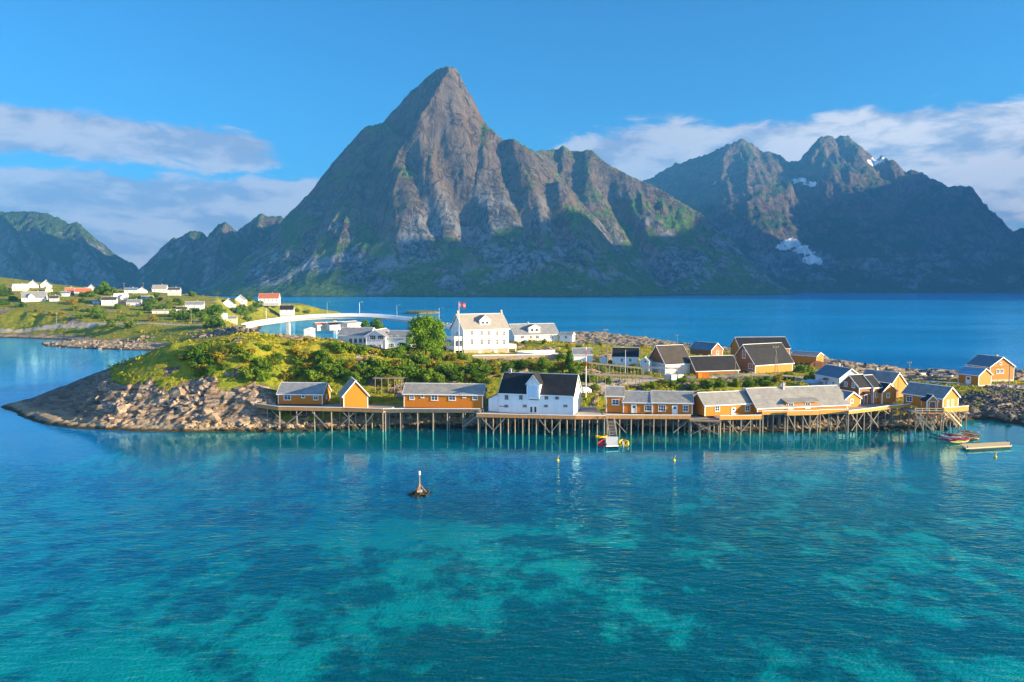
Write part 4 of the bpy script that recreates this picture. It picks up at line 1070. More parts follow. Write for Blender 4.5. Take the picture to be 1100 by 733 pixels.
h = House('white_cottage', 'long low white building on a dark undercroft near the red and white pole', 'building', (616.5, 389.5), (636, 389.5), 6.0, 2.2, 1.5, z=8.6, wall='white', roof='slate', over=0.3)
m = MB(); m.box(0.1, h.L - 0.1, 0.3, 5.8, -2.0, -0.004); m.build('undercroft', M['dark_wood'], h.root)
h = House('white_villa', 'white villa with wide grey roof and dormer, next to the tall hotel', 'villa', (553, 367.6), (599.5, 366.4), 9.5, 2.5, 3.3, z=11.0, wall='white', roof='slate', over=0.5, base='concrete')
h.wins([(561, 362, 4, 4.5), (570, 362, 3, 4.5), (577, 362, 4, 4.5), (592, 362, 3.5, 4.5)]); h.dormer(574.5, 4.2, 2.9, 1.9, 0.9, 0.6, 4.0, 'white', 'slate', (1.3, 1.1)); h.chimney(572, None, 0.7)
h = House('white_annex', 'little white annex with one window at the end of the villa', 'annex', (601.5, 367), (614.5, 367.3), 4.5, 2.2, 0.8, z=10.9, wall='white', roof='slate', over=0.2)
h.wins([(608, 362.5, 3.2, 3)])
# hotel: three storeys of white boards over a stone basement
h = House('hotel', 'tall white hotel with beige tiled roof, balconies and stone basement above the garden wall', 'hotel', (498.2, 376.0), (546.2, 373.8), 9.0, 6.1, 4.1, z=11.4, wall='white', roof='beige_roof', over=0.45)
stone, T = new_mat('basement_stone')
o_ = objco(T); vo = T.n('ShaderNodeTexVoronoi', i_0=o_, i_2=2.4)
finish(T, T.mix(T.noise(o_, 2.0, 4), T.mix(vo.outputs['Color'], (0.30, 0.23, 0.16), (0.46, 0.38, 0.28)), (0.25, 0.19, 0.14)), 0.9, T.bump(vo.outputs['Distance'], 0.5, 0.1)); M['stone'] = stone
m = MB(); m.box(0.05, h.L - 0.05, 0.05, 8.9, -2.6, -0.004); m.build('basement', M['stone'], h.root)
for px in (507, 517, 524.5, 534, 541.5):
    h.wins([(px, 357.8, 3.6, 5.2), (px, 367.2, 3.6, 6.2)])
m = MB(); m.box(h.u(515.5) - .5, h.u(515.5) + .5, -0.05, 0.04, -2.3, -0.5); m.box(h.u(532) - .5, h.u(532) + .5, -0.05, 0.04, -2.3, -0.5); m.build('basement_door', M['trim'], h.root)
h.dormer(522.3, 3.4, 6.8, 1.8, 1.3, 1.0, 3.4, 'white', 'beige_roof', (1.1, 1.0))
h.side('l', [(2.5, 1.6, 0.9, 1.4), (6, 1.6, 0.9, 1.4), (4.5, 4.6, 0.9, 1.4)])
bal = MB()
for zf in (0.0, 2.9):
    bal.box(-2.8, -0.01, 0.3, 6.5, zf - 0.15, zf)
bl = bal.build('balcony', M['trim'], h.root)
for (x, y) in ((-2.7, 0.4), (-2.7, 6.4), (-0.15, 0.4)):
    m = MB(); m.box(x - 0.1, x + 0.1, y - 0.1, y + 0.1, -2.6, 4.1); m.build('balcony_post', M['trim'], bl)
for zf in (0.0, 2.9):
    m = MB(); m.box(-2.78, -2.70, 0.4, 6.4, zf + 0.15, zf + 1.05); m.box(-2.7, -0.05, 0.32, 0.40, zf + 0.15, zf + 1.05); m.build('balustrade', M['trim'], bl)
m = MB(); m.box(h.L + 0.01, h.L + 3.0, 0.5, 6.0, -0.3, 0.0); m.box(h.L + 2.9, h.L + 3.0, 0.5, 6.0, 0.0, 1.0); m.box(h.L, h.L + 2.89, 0.5, 0.6, 0.0, 1.0)
for x in (0.2, 2.8): m.box(h.L + x, h.L + x + 0.15, 0.52, 0.68, -2.6, -0.3)
m.build('terrace', M['trim'], h.root)
add_chimney(h.roof, h.u(498.8), 4.5, 9.8, 11.2); add_chimney(h.roof, h.u(545.8), 4.5, 9.8, 11.2)
# school-like white building behind the hill
h = House('guest_house', 'wide pale guest house with grey roof and gabled window wing beside the big round tree', 'house', (364, 376), (396, 376.5), 7.0, 4.3, 1.9, z=11.7, wall='white', roof='slate', over=0.5)
h.wins([(377, 366.0, 3.4, 4.6), (382.3, 366.0, 3.4, 4.6), (387.5, 366.0, 3.4, 4.6), (392.2, 366.0, 3.0, 4.6)], sash=M['wood'])
Lw = h.u(433) - h.u(397)
gable_body(h.root, Lw * 0.56, 8.5, 4.3, 1.6, 'y', 'white', 'slate', 0.45, x0=h.L + 0.1, y0=-2.2)
gable_body(h.root, Lw * 0.62, 6.0, 3.9, 1.6, 'x', 'blue', 'slate', 0.4, x0=h.L + 0.1 + Lw * 0.56, y0=-0.6)
for px, py, w, hh, yy in ((403.5, 362.2, 7, 5.2, -2.2), (412, 362.2, 7, 5.2, -2.2), (405, 371.8, 4, 5, -2.2), (411, 371.8, 4, 5, -2.2), (420, 362.2, 4, 3, -0.6), (427, 362.2, 2.6, 4, -0.6), (421, 371, 6, 4.5, -0.6)):
    fwin(h, px, py, w, hh, yy, 2)
h = House('storage_shed', 'plain white flat sided shed end standing before the boulder bank under the bridge', 'shed', (326.5, 363.5), (334, 363.5), 5.0, 2.7, 0.35, z=13.6, ridge='y', wall='white', roof='trim', over=0.08, trim=False)
h = House('low_building', 'low building with faded pink roof beyond the white shed end', 'building', (341, 355.5), (354, 355), 5, 2.2, 0.9, z=12.0, wall='cream', roof='red_roof', over=0.2)
h = House('low_building', 'low building with nearly black roof between pink and cream roofs below the bridge', 'building', (354.5, 355), (373, 354), 5, 2.0, 1.0, z=12.2, wall='cream', roof='black_roof', over=0.2)
h = House('low_building', 'low cream building half hidden by two round bushes below the bridge', 'building', (373.5, 354), (388, 352.5), 5, 2.2, 0.7, z=12.4, wall='cream', roof='beige_roof', over=0.2)

# --- village across the bay: (centre px, base py, width px, wall px, roof px, ridge, yaw degrees, wall, roof, gable windows, label)
VILLAGE_HOUSES = [
    (21, 313.2, 13, 3.6, 4.2, 'x', -20, 'cream', 'trim', 'white house with pale roof low on the hillside beside bushes'),
    (35, 309.5, 9, 3.6, 4.0, 'y', -14, 'white', 'slate', 'white gabled house on the hilltop just behind the pale roofed one'),
    (49, 309.5, 9, 3.6, 4.2, 'y', -20, 'white', 'dark_roof', 'white gabled house on the crest with one dark roof side showing'),
    (52.5, 314.2, 6, 3, 3, 'y', -10, 'cream', 'slate', 'small cream outbuilding below the crest gable'),
    (36.5, 324.2, 22, 4.2, 6.4, 'x', -12, 'white', 'slate', 'large white house with grey roof and front dormer above the yellow meadow'),
    (58, 324.0, 8, 3.4, 3.0, 'x', -12, 'white', 'dark_roof', 'low white wing with dark roof attached near the large dormered house'),
    (74.5, 316.5, 8, 3.2, 4.0, 'x', -15, 'red', 'red_roof', 'rust red house with red roof behind the blue grey shed'),
    (69, 318.6, 10, 3.2, 1.8, 'x', -10, 'blue', 'blue_roof', 'flat blue grey shed beside the rust red house'),
    (89, 318.0, 15, 4.2, 4.0, 'x', -15, 'cream', 'red_roof', 'cream house with orange tiled roof and side porch'),
    (97.5, 312.6, 6, 3.2, 2.8, 'y', -20, 'white', 'slate', 'small white gable peeping over the orange tiled roof'),
    (117, 328.4, 14, 6.0, 3.2, 'x', -14, 'white', 'dark_roof', 'broad white two storey house with dark roof at the meadow edge'),
    (129.5, 321.6, 13, 3.2, 2.8, 'x', -12, 'white', 'trim', 'long white house with pale roof behind the two storey one'),
    (103, 326.6, 6, 2.6, 2.2, 'x', -10, 'blue', 'slate', 'tiny grey blue shed alone in the meadow'),
    (140.5, 315.0, 12, 3.0, 2.4, 'x', -12, 'white', 'blue_roof', 'low white house with bluish roof on the skyline'),
    (152, 315.2, 9, 3.0, 2.8, 'y', -16, 'white', 'slate', 'white gable end next to the low skyline house'),
    (171, 314.2, 14, 3.6, 4.2, 'x', -20, 'white', 'beige_roof', 'white house with rosy beige roof on the skyline'),
    (186.5, 313.8, 12, 2.2, 2.2, 'x', -15, 'white', 'dark_roof', 'dark roofed house sunk behind the grassy crest'),
    (133, 322.0, 6, 2.8, 2.6, 'y', -15, 'white', 'slate', 'small white gable among shrubs below the skyline'),
    (143, 328.4, 13, 3.4, 3.0, 'x', -28, 'white', 'slate', 'pale house standing askew among the shrubs mid slope'),
    (158, 322.8, 11, 2.6, 2.0, 'x', -12, 'cream', 'slate', 'cream house with flat grey roof mid slope'),
    (195, 335.2, 10, 3.0, 2.4, 'x', -10, 'white', 'dark_roof', 'white garage with dark roof next to the long balcony house'),
    (209, 333.0, 18, 5.4, 3.4, 'x', -10, 'white', 'slate', 'long white house with balcony and grey roof near the bay'),
    (245, 330.2, 13, 3.4, 5.6, 'y', -16, 'white', 'dark_roof', 'white steep gabled house with dark roof near the bridge'),
    (257.5, 326.4, 11, 4.2, 4.6, 'y', -22, 'white', 'slate', 'white gabled house with grey roof just behind the steep one'),
    (238.5, 343.0, 9, 3.4, 2.6, 'x', -14, 'blue', 'trim', 'pale blue house end half hidden by trees below the gables'),
    (248, 346.4, 11, 4.0, 2.4, 'x', -12, 'cream', 'slate', 'cream house among trees close to the boulder bank'),
    (288.5, 325.6, 21, 5.2, 5.0, 'x', -20, 'white', 'red_roof', 'white house with red tiled roof above the bridge approach'),
    (308, 338.2, 14, 5.4, 4.6, 'x', -10, 'white', 'black_roof', 'white house with black roof right behind the bridge rail'),
    (173, 337.0, 17, 2.6, 1.2, 'x', -10, 'cream', 'beige_roof', 'long flat cream shed beside the village road'),
]
for (cx, by, wp, wl, rp, rg, yaw, wall, roof, lab) in VILLAGE_HOUSES:
    g = at_ground(cx, by, d0=370)
    D = min(g.y if g else 520, 650)
    p = atD(cx, by, D); mp = D / F
    L = wp * mp; Wd = max(4.5, min(8.0, L * 0.8))
    va = math.atan2(p.x, p.y)
    rz = -va + math.radians(yaw) * 0.6
    root = thing('village_house', lab, 'house', (p.x, p.y, p.z - 0.1), rz, 'houses of the village across the bay')
    off = Vector((-L / 2, 0, 0))
    hw, hr = wl * mp, rp * mp
    w_, r_ = gable_body(root, L, Wd, hw, hr, rg, wall, roof, 0.35, x0=-L / 2)
    m = MB(); m.box(-L / 2 - 0.05, L / 2 + 0.05, -0.05, Wd + 0.05, -2.5, -0.004); m.build('foundation', M['concrete'], root)
    nw = max(1, int(L / 3.4))
    for k in range(nw):
        f = frame_window(root, 'f', L, Wd, -L / 2 + L * (k + 0.5) / nw, hw * 0.55, 1.0, 1.1)
    if hw > 3.4:
        for k in range(nw):
            frame_window(root, 'f', L, Wd, -L / 2 + L * (k + 0.5) / nw, hw * 0.85, 0.9, 0.7)
    add_chimney(r_, L * 0.15 if rg == 'x' else 0.0, Wd * 0.5, hw + hr - 0.3, hw + hr + 0.8)
    if 'dormer' in lab and 'front' in lab:
        m = MB(); m.prism([(-3.2, hw * 0.5), (0.6, hw * 0.5), (0.6, hw + 1.0), (-1.3, hw + 3.0), (-3.2, hw + 1.0)], 'y', -0.6, 3.6); d_ = m.build('dormer', M['white'], root)
        m = MB(); m.prism([(-3.5, hw + 0.75), (-1.3, hw + 3.05), (0.9, hw + 0.75), (0.9, hw + 0.9), (-1.3, hw + 3.2), (-3.5, hw + 0.9)], 'y', -0.8, 3.6); m.build('dormer_roof', M['slate'], d_)
    if 'balcony' in lab:
        m = MB(); m.box(-L / 2, L / 2, -1.4, -0.01, hw * 0.48, hw * 0.53); m.box(-L / 2, L / 2, -1.4, -1.32, hw * 0.531, hw * 0.75); m.build('balcony', M['trim'], root)

# ------------------------------------------------------------------ timber piers
def pier(label, front, z, depth, spacing=3.0, rows=3, parapet=0.75, cap=True, fascia='fascia', braces=(), r=0.14, name='timber_pier', rail_open=False):
    P = [at(px, py, z) for px, py in front]
    o = P[0].copy()
    root = thing(name, label, 'pier', (o.x, o.y, z))
    loc = [p - o for p in P]
    dirs = [(b - a).normalized() for a, b in zip(loc[:-1], loc[1:])]
    nrm = [Vector((-d.y, d.x, 0)) for d in dirs]
    vn = [nrm[0]] + [((a + b) / 2).normalized() for a, b in zip(nrm[:-1], nrm[1:])] + [nrm[-1]]
    dk, fa, rl = MB(), MB(), MB()
    for k in range(len(dirs)):
        a, b = loc[k], loc[k + 1]; c, d = b + vn[k + 1] * depth, a + vn[k] * depth
        pts = [a, b, c, d]
        dk.solid([(p.x, p.y, -0.22) for p in pts] + [(p.x, p.y, 0.0) for p in pts], [(0, 1, 2, 3), (4, 5, 6, 7), (0, 1, 5, 4), (1, 2, 6, 5), (2, 3, 7, 6), (3, 0, 4, 7)])
        n2 = nrm[k] * 0.06
        up = Vector((0, 0, 1))
        if parapet:
            fa.bar(a - n2 + up * (parapet / 2 - 0.14), b - n2 + up * (parapet / 2 - 0.14), 0.09, parapet)
            if cap: rl.bar(a - n2 + up * (parapet - 0.08), b - n2 + up * (parapet - 0.08), 0.22, 0.12)
        else:
            fa.bar(a - n2 - up * 0.14, b - n2 - up * 0.14, 0.09, 0.26)
        if rail_open:
            for q in (0.45, 0.85): rl.bar(a + up * q, b + up * q, 0.07, 0.09)
            n = max(1, int((b - a).length / 1.4))
            for i in range(n + 1):
                s = a.lerp(b, i / n); rl.bar(s, s + up * 0.95, 0.09, 0.09)
    dk.build('deck', M['wood'], root)
    fa.build('fascia', M[fascia], root)
    if rl.v: rl.build('rail', M['trim'] if cap else M['pale_wood'], root)
    tot = [0.0]
    for a, b in zip(loc[:-1], loc[1:]): tot.append(tot[-1] + (b - a).length)
    def along(s):
        for k in range(len(dirs)):
            if s <= tot[k + 1] + 1e-6:
                f = (s - tot[k]) / max(tot[k + 1] - tot[k], 1e-6)
                return loc[k].lerp(loc[k + 1], f), vn[k].lerp(vn[k + 1], f)
        return loc[-1], vn[-1]
    n = max(2, int(round(tot[-1] / spacing)) + 1)
    rnd = random.Random(len(label))
    for row in range(rows):
        for i in range(n):
            s = 0.25 + (tot[-1] - 0.5) * i / (n - 1) + rnd.uniform(-0.18, 0.18) * (0 < i < n - 1)
            p, v = along(s)
            q = p + v * (0.18 + row * (depth - 0.6) / max(rows - 1, 1))
            g = H(o.x + q.x, o.y + q.y)
            if z - g < 0.6: continue
            m = MB(); m.tube((q.x + rnd.uniform(-.05, .05), q.y, g - z - 0.3), (q.x, q.y, -0.225), r * rnd.uniform(0.9, 1.15), r * rnd.uniform(0.85, 1.0), 7)
            m.build('post', M['post'], root, smooth=False)
    for (f0, f1, row) in braces:
        a, va = along(f0 * tot[-1]); b, vb = along(f1 * tot[-1])
        a = a + va * (0.02 + row * 2.2); b = b + vb * (0.02 + row * 2.2)
        gb = max(H(o.x + b.x, o.y + b.y), 0.0) - z + 0.5
        m = MB(); m.bar((a.x, a.y, -0.35), (b.x, b.y, min(gb, -1.2)), 0.08, 0.16); m.build('brace', M['post'], root)
    return root
pier('long rocky end pier under the small ochre cabin and orange shed', [(273.5, 436.5), (299, 440), (368, 441.2), (412, 442.6)], 4.3, 8.5, 3.6, 3, braces=((.18, .29, 0), (.42, .31, 0), (.49, .6, 0), (.79, .67, 0), (.71, .82, 0), (.93, .84, 0)))
pier('pier with honey coloured fascia under the long ochre cabin', [(412.5, 442.6), (434, 442.3), (516, 442.6)], 4.1, 8.0, 3.4, 3, fascia='dark_wood')
pier('broad pier on dense rows of piles under the white warehouse', [(512, 447.4), (540, 448.0), (618, 449.6), (650.5, 449.4)], 3.5, 14.0, 1.55, 3, 0.7, braces=((.04, .14, 0), (.22, .13, 0), (.49, .57, 0), (.66, .58, 0)))
pier('pier with white capped rail under the ochre cabin row', [(650.8, 449.2), (742, 449.4)], 3.5, 8.5, 2.4, 3, 0.75, braces=((.1, .24, 0), (.98, .80, 0)))
pier('low bare landing stage between the cabin row and the dark gabled golden cabin', [(741, 451.5), (775, 452.6)], 3.2, 7.0, 1.8, 3, 0.0, braces=((.9, .1, 0), (.1, .9, 0)))
pier('pier with bright ochre rail under the golden cabin with white door', [(773, 450.3), (818, 449.6)], 3.5, 8.0, 2.0, 3, 0.8, True, 'ochre_fascia', braces=((.2, .45, 0), (.75, .5, 0)))
pier('short set back stretch of pier with ochre rail beside the shaded gap', [(818.5, 444.8), (845, 444.2)], 4.0, 6.0, 2.2, 3, 0.7, True, 'ochre_fascia')
pier('pier with glowing ochre rail below the two window bay of the long low building', [(845.3, 445.6), (880, 444.8)], 3.95, 7.0, 2.0, 3, 0.85, True, 'ochre_fascia', braces=((.05, .3, 0), (.5, .75, 0), (.95, .7, 0)))
pier('pier with ochre rail at the end of the long pale shingle roof', [(880.3, 444.2), (911, 443.4)], 4.05, 7.0, 2.0, 3, 0.85, True, 'ochre_fascia', braces=((.1, .45, 0), (.9, .55, 0), (.5, .95, 1)))
pier('curving pier on crossed braces in front of the brown and yellow houses', [(911.3, 444.0), (932, 441.6), (952, 438.8), (978, 436.4)], 4.25, 9.0, 2.6, 3, 0.6, True, 'ochre_fascia', braces=((.05, .22, 0), (.24, .06, 0), (.3, .5, 0), (.52, .31, 0), (.58, .8, 0), (.82, .6, 0)))
pier('tall braced platform with open railing under the porch hut', [(983, 443.2), (1013, 443.4)], 3.9, 6.0, 2.0, 3, 0.0, False, 'fascia', braces=((.02, .3, 0), (.35, .05, 0), (.45, .8, 0), (.95, .6, 0)), rail_open=True)
pier('corner deck with solid golden rail beside the golden gable', [(1013.4, 442.4), (1040, 440.4)], 4.1, 6.5, 2.4, 3, 0.95, True, 'ochre_fascia', braces=((.1, .6, 0), (.95, .5, 0)))
# ------------------------------------------------------------------ vegetation
def leaf_material(name, stops, scale=0.9, trans=0.0):
    m, T = new_mat(name)
    p = pos(T)
    n = T.math('ADD', T.math('MULTIPLY', T.noise(p, scale, 4, 0.6), 0.6), T.math('MULTIPLY', T.noise(p, scale * 6, 3, 0.6), 0.4))
    oi = T.n('ShaderNodeObjectInfo').outputs['Random']
    n = T.math('ADD', n, T.math('MULTIPLY', T.math('SUBTRACT', oi, 0.5), 0.22))
    c = T.ramp(n, stops)
    p_ = T.n('ShaderNodeBsdfPrincipled', i_0=c)
    p_.inputs['Roughness'].default_value = 0.75; p_.inputs['Specular IOR Level'].default_value = 0.15
    tl = T.n('ShaderNodeBsdfTranslucent', i_0=T.mix(1.0, c, (1.0, 0.95, 0.45), 'MULTIPLY'))
    ms = T.n('ShaderNodeMixShader', i_0=0.3, i_1=p_.outputs[0], i_2=tl.outputs[0])
    T.n('ShaderNodeOutputMaterial', i_0=ms.outputs[0])
    return m
M['leaf'] = leaf_material('bush_leaves', [(0.30, (0.04, 0.10, 0.010)), (0.48, (0.105, 0.20, 0.016)), (0.66, (0.21, 0.29, 0.026)), (0.8, (0.32, 0.31, 0.03))])
M['leaf_tree'] = leaf_material('tree_leaves', [(0.28, (0.04, 0.11, 0.010)), (0.48, (0.10, 0.22, 0.014)), (0.68, (0.20, 0.31, 0.022))])
M['leaf_yellow'] = leaf_material('yellow_leaves', [(0.28, (0.10, 0.12, 0.012)), (0.45, (0.22, 0.21, 0.022)), (0.62, (0.34, 0.26, 0.028)), (0.8, (0.38, 0.21, 0.035))])
M['tuft'] = leaf_material('heath_tufts', [(0.26, (0.06, 0.13, 0.010)), (0.40, (0.19, 0.25, 0.014)), (0.54, (0.36, 0.34, 0.018)), (0.68, (0.44, 0.29, 0.025)), (0.82, (0.32, 0.14, 0.025))], 0.22)
M['bark'] = plain_mat('bark', (0.14, 0.11, 0.085), 0.95, 0.5, 2.0, 0.0, 0.5)

def leaf_cloud(rng, lobes, n, size, fill=0.45):
    """n small leaf quads spread through overlapping lobes (cx,cy,cz,rx,ry,rz)"""
    L = np.array(lobes)
    w = (L[:, 3] * L[:, 4] * L[:, 5]) ** (2 / 3); w /= w.sum()
    k = rng.choice(len(L), n, p=w)
    d = rng.normal(size=(n, 3)); d /= np.linalg.norm(d, axis=1)[:, None]
    rad = 1 - fill * rng.random(n) ** 2
    rad *= 1 + 0.14 * rng.normal(size=n)
    c = L[k, :3] + d * L[k, 3:] * rad[:, None]
    nor = d + 0.9 * rng.normal(size=(n, 3)); nor /= np.linalg.norm(nor, axis=1)[:, None]
    t = np.cross(nor, rng.normal(size=(n, 3))); t /= np.linalg.norm(t, axis=1)[:, None]
    b = np.cross(nor, t)
    s = size * (0.6 + 0.8 * rng.random(n))[:, None]
    v = np.stack([c - t * s, c - b * s * 0.55, c + t * s, c + b * s * 0.55], 1)
    return v.reshape(-1, 3)
def quads(n): return np.arange(n * 4).reshape(n, 4)
rngv = np.random.default_rng(11)
def bush_mesh(seed, mat, n=700, size=0.13, flat=0.8):
    rng = np.random.default_rng(seed)
    lobes = [(0.05, -0.04, 0.34, 0.36, 0.32, 0.36)]
    for k in range(13):
        a = rng.random() * 6.28; r = 0.15 + 0.38 * rng.random(); q = 0.09 + 0.17 * rng.random() ** 1.5
        lobes.append((r * math.cos(a), r * math.sin(a), 0.15 + (0.85 - r) * rng.random() * 1.15, q, q * (0.7 + 0.6 * rng.random()), q * (flat + 0.5 * rng.random())))
    v = leaf_cloud(rng, lobes, n, size * 0.62)
    v[:, 2] = np.maximum(v[:, 2], -0.05)
    return np_mesh('bush', v, quads(n), mat, False)
BUSH = [bush_mesh(100 + i, M['leaf'], 1500, 0.10) for i in range(5)] + [bush_mesh(200 + i, M['leaf_yellow'], 1200, 0.10, 0.7) for i in range(3)]
for b_ in BUSH: COL.objects.unlink(b_)
LANDMARKS = [((309, 425), 'the small end cabin'), ((383, 420), 'the orange boat shed'), ((470, 420), 'the long ochre cabin'), ((575, 405), 'the white warehouse'), ((518, 360), 'the hotel'), ((575, 362), 'the villa'),
             ((400, 362), 'the guest house'), ((672, 388), 'the white cottage'), ((740, 390), 'the brown roofed barn'), ((625, 384), 'the undercroft building'), ((695, 432), 'the cabin row'), ((785, 430), 'the white doored golden cabin'),
             ((860, 428), 'the long low building'), ((890, 405), 'the white slate roofed house'), ((225, 395), 'the headland rocks'), ((770, 395), 'the low black barn'), ((820, 385), 'the biggest barn'),
             ((36, 320), 'the large dormered village house'), ((117, 324), 'the two storey village house'), ((88, 314), 'the orange roofed village house'), ((209, 330), 'the balcony house'), ((245, 326), 'the steep gabled house'), ((171, 311), 'the rosy roofed house'),
             ((288, 321), 'the red roofed white house'), ((308, 334), 'the black roofed house by the bridge'), ((173, 336), 'the flat cream shed'), ((143, 326), 'the askew village house'), ((248, 344), 'the cream house by the boulders')]
ORD = ['next to', 'second one out from', 'third one out from', 'fourth one out from', 'fifth one out from', 'sixth one out from', 'seventh one out from', 'eighth one out from', 'ninth one out from', 'tenth one out from', 'eleventh one out from', 'twelfth one out from']
BUSHES = [(212, 386, 3.4, 0), (222, 393, 3.0, 0), (204, 384, 2.4, 0), (233, 389, 2.6, 1), (226, 402, 2.4, 0), (243, 380, 1.8, 1), (216, 400, 2.2, 1), (196, 388, 2.0, 1), (208, 396, 2.4, 0), (252, 376, 1.6, 0), (270, 381, 1.8, 1), (286, 378, 1.6, 0), (318, 380, 1.8, 1),
          (368, 379, 3.0, 0), (382, 379, 2.4, 0), (392, 380, 2.4, 0), (330, 367.5, 1.6, 1), (356, 374, 2.2, 0), (312, 371, 1.4, 0), (404, 381, 1.9, 1), (346, 384, 2.0, 1), (420, 384, 2.6, 0), (430, 383, 3.2, 0), (437, 378, 3.0, 0),
          (345, 394, 3.0, 0), (350, 404, 3.4, 0), (362, 407, 3.2, 0), (336, 406, 2.6, 0), (330, 398, 2.2, 1), (373, 396, 2.6, 1), (390, 402, 3.4, 0), (402, 406, 3.2, 0), (412, 399, 3.6, 0), (425, 409, 3.4, 0), (436, 399, 3.2, 0), (445, 406, 3.6, 0), (458, 409, 3.4, 0),
          (470, 399, 3.2, 1), (482, 405, 3.8, 0), (470, 411, 3.0, 0), (495, 397, 3.0, 1), (508, 404, 3.6, 0), (520, 399, 3.2, 0), (532, 402, 2.6, 1), (545, 397, 2.6, 0), (560, 395.5, 2.6, 0), (573, 397, 2.2, 1), (586, 396, 3.2, 0), (600, 399, 3.4, 1), (618, 403, 3.2, 0),
          (492, 410, 3.0, 0), (415, 413, 2.6, 0), (380, 410, 2.6, 0), (398, 394, 2.6, 0), (424, 396, 3.0, 1), (455, 396, 3.0, 0), (512, 391, 2.0, 0), (527, 391, 1.8, 1), (604, 388, 2.6, 0), (548, 366, 4.6, 0), (562, 369.5, 1.5, 0), (585, 369.5, 2.0, 0), (597, 367.5, 3.0, 0), (553, 372, 1.6, 0),
          (656, 398, 2.2, 0), (665, 399, 2.2, 0), (676, 399, 2.4, 0), (687, 401, 2.0, 0), (641, 396, 2.2, 0), (633, 396, 2.2, 1), (625, 398, 2.0, 1), (648, 400, 1.8, 0), (640, 419, 1.8, 0), (652, 412, 1.6, 0), (700, 418, 2.0, 0), (722, 416, 1.8, 0), (744, 419, 2.2, 0), (760, 417, 2.4, 0),
          (775, 416, 2.4, 0), (790, 416, 2.6, 0), (806, 416, 2.6, 0), (820, 414, 2.4, 0), (834, 410, 2.2, 1), (848, 409, 2.6, 0), (862, 401, 3.4, 0), (870, 409, 3.0, 0), (712, 412, 1.5, 1), (733, 411, 1.6, 0), (645, 372, 2.4, 0), (622, 376, 2.0, 0), (690, 372, 1.6, 1), (632, 371, 2.2, 0), (610, 374, 1.8, 1),
          # village
          (8, 318, 5, 0), (15, 323, 4, 0), (5, 328, 4, 0), (62, 319, 4, 0), (97, 319, 5, 0), (105, 316, 6, 0), (120, 317, 6, 0), (127, 332, 4, 0), (146, 323, 4, 0), (156, 329, 5, 0), (166, 327, 5, 0), (172, 324, 4, 1), (178, 331, 5, 0), (186, 341, 5, 0), (200, 344, 5, 0), (207, 343, 4, 0),
          (216, 341, 6, 0), (222, 346, 5, 0), (226, 338, 6, 0), (233, 336, 6, 0), (240, 337, 5, 0), (253, 337, 6, 0), (262, 339, 7, 0), (270, 337, 7, 0), (267, 346, 6, 0), (276, 331, 6, 0), (283, 330, 6, 0), (293, 331, 5, 0), (232, 352, 6, 0), (224, 352, 4, 0), (140, 353, 5, 0), (120, 352, 4, 0),
          (103, 341, 5, 0), (40, 336, 3, 1), (150, 340, 4, 0), (165, 345, 4, 1), (130, 345, 4, 0), (24, 330, 4, 0), (190, 325, 4, 0), (196, 328, 4, 0), (2, 312, 5, 0), (74, 326, 3, 1), (320, 336, 4, 0), (330, 337, 4, 1), (259, 333, 5, 0), (112, 339, 3, 1), (85, 343, 3, 0), (55, 339, 3, 1)]
_rx = random.Random(21)
for _k in range(75):
    _px, _py = _rx.uniform(255, 645), _rx.uniform(386, 414)
    if 515 < _px < 600 and _py < 394: continue
    BUSHES.append((_px, _py, _rx.uniform(1.3, 3.0), int(_rx.random() < 0.35)))
for _k in range(26):
    BUSHES.append((_rx.uniform(205, 300), _rx.uniform(372, 410), _rx.uniform(0.9, 1.9), int(_rx.random() < 0.5)))
for _k in range(30):
    BUSHES.append((_rx.uniform(60, 285), _rx.uniform(318, 350), _rx.uniform(3, 5.5), int(_rx.random() < 0.25)))
_cnt = {}
rb = random.Random(5)
order = []
for (px, py, hgt, tone) in BUSHES:
    g = at_ground(px, py, d0=370 if (px < 345 and py < 356) else 145)
    if g is None: continue
    lm = min(LANDMARKS, key=lambda q: (q[0][0] - px) ** 2 + ((q[0][1] - py) * 1.6) ** 2)
    order.append((lm[1], (lm[0][0] - px) ** 2 + ((lm[0][1] - py) * 1.6) ** 2, g, hgt, tone, px, py))
order.sort(key=lambda q: (q[0], q[1]))
for lm, d, g, hgt, tone, px, py in order:
    k = _cnt.get((lm, tone), 0); _cnt[(lm, tone)] = k + 1
    src = BUSH[rb.randrange(5) if tone == 0 else 5 + rb.randrange(3)]
    o = src.copy(); COL.objects.link(o)
    o.location = (g.x, g.y, g.z - 0.15)
    o.rotation_euler = (0, 0, rb.uniform(0, 6.28))
    w = hgt * rb.uniform(1.05, 1.5)
    o.scale = (w, w * rb.uniform(0.85, 1.15), hgt)
    props(o, ('leafy green bush ' if tone == 0 else 'yellowing low bush ') + 'on grass, ' + (ORD[k] if k < 12 else 'thirteenth or later out from') + ' ' + lm, 'bush', 'bushes of the village' if g.y > 360 else 'bushes on the island slopes')

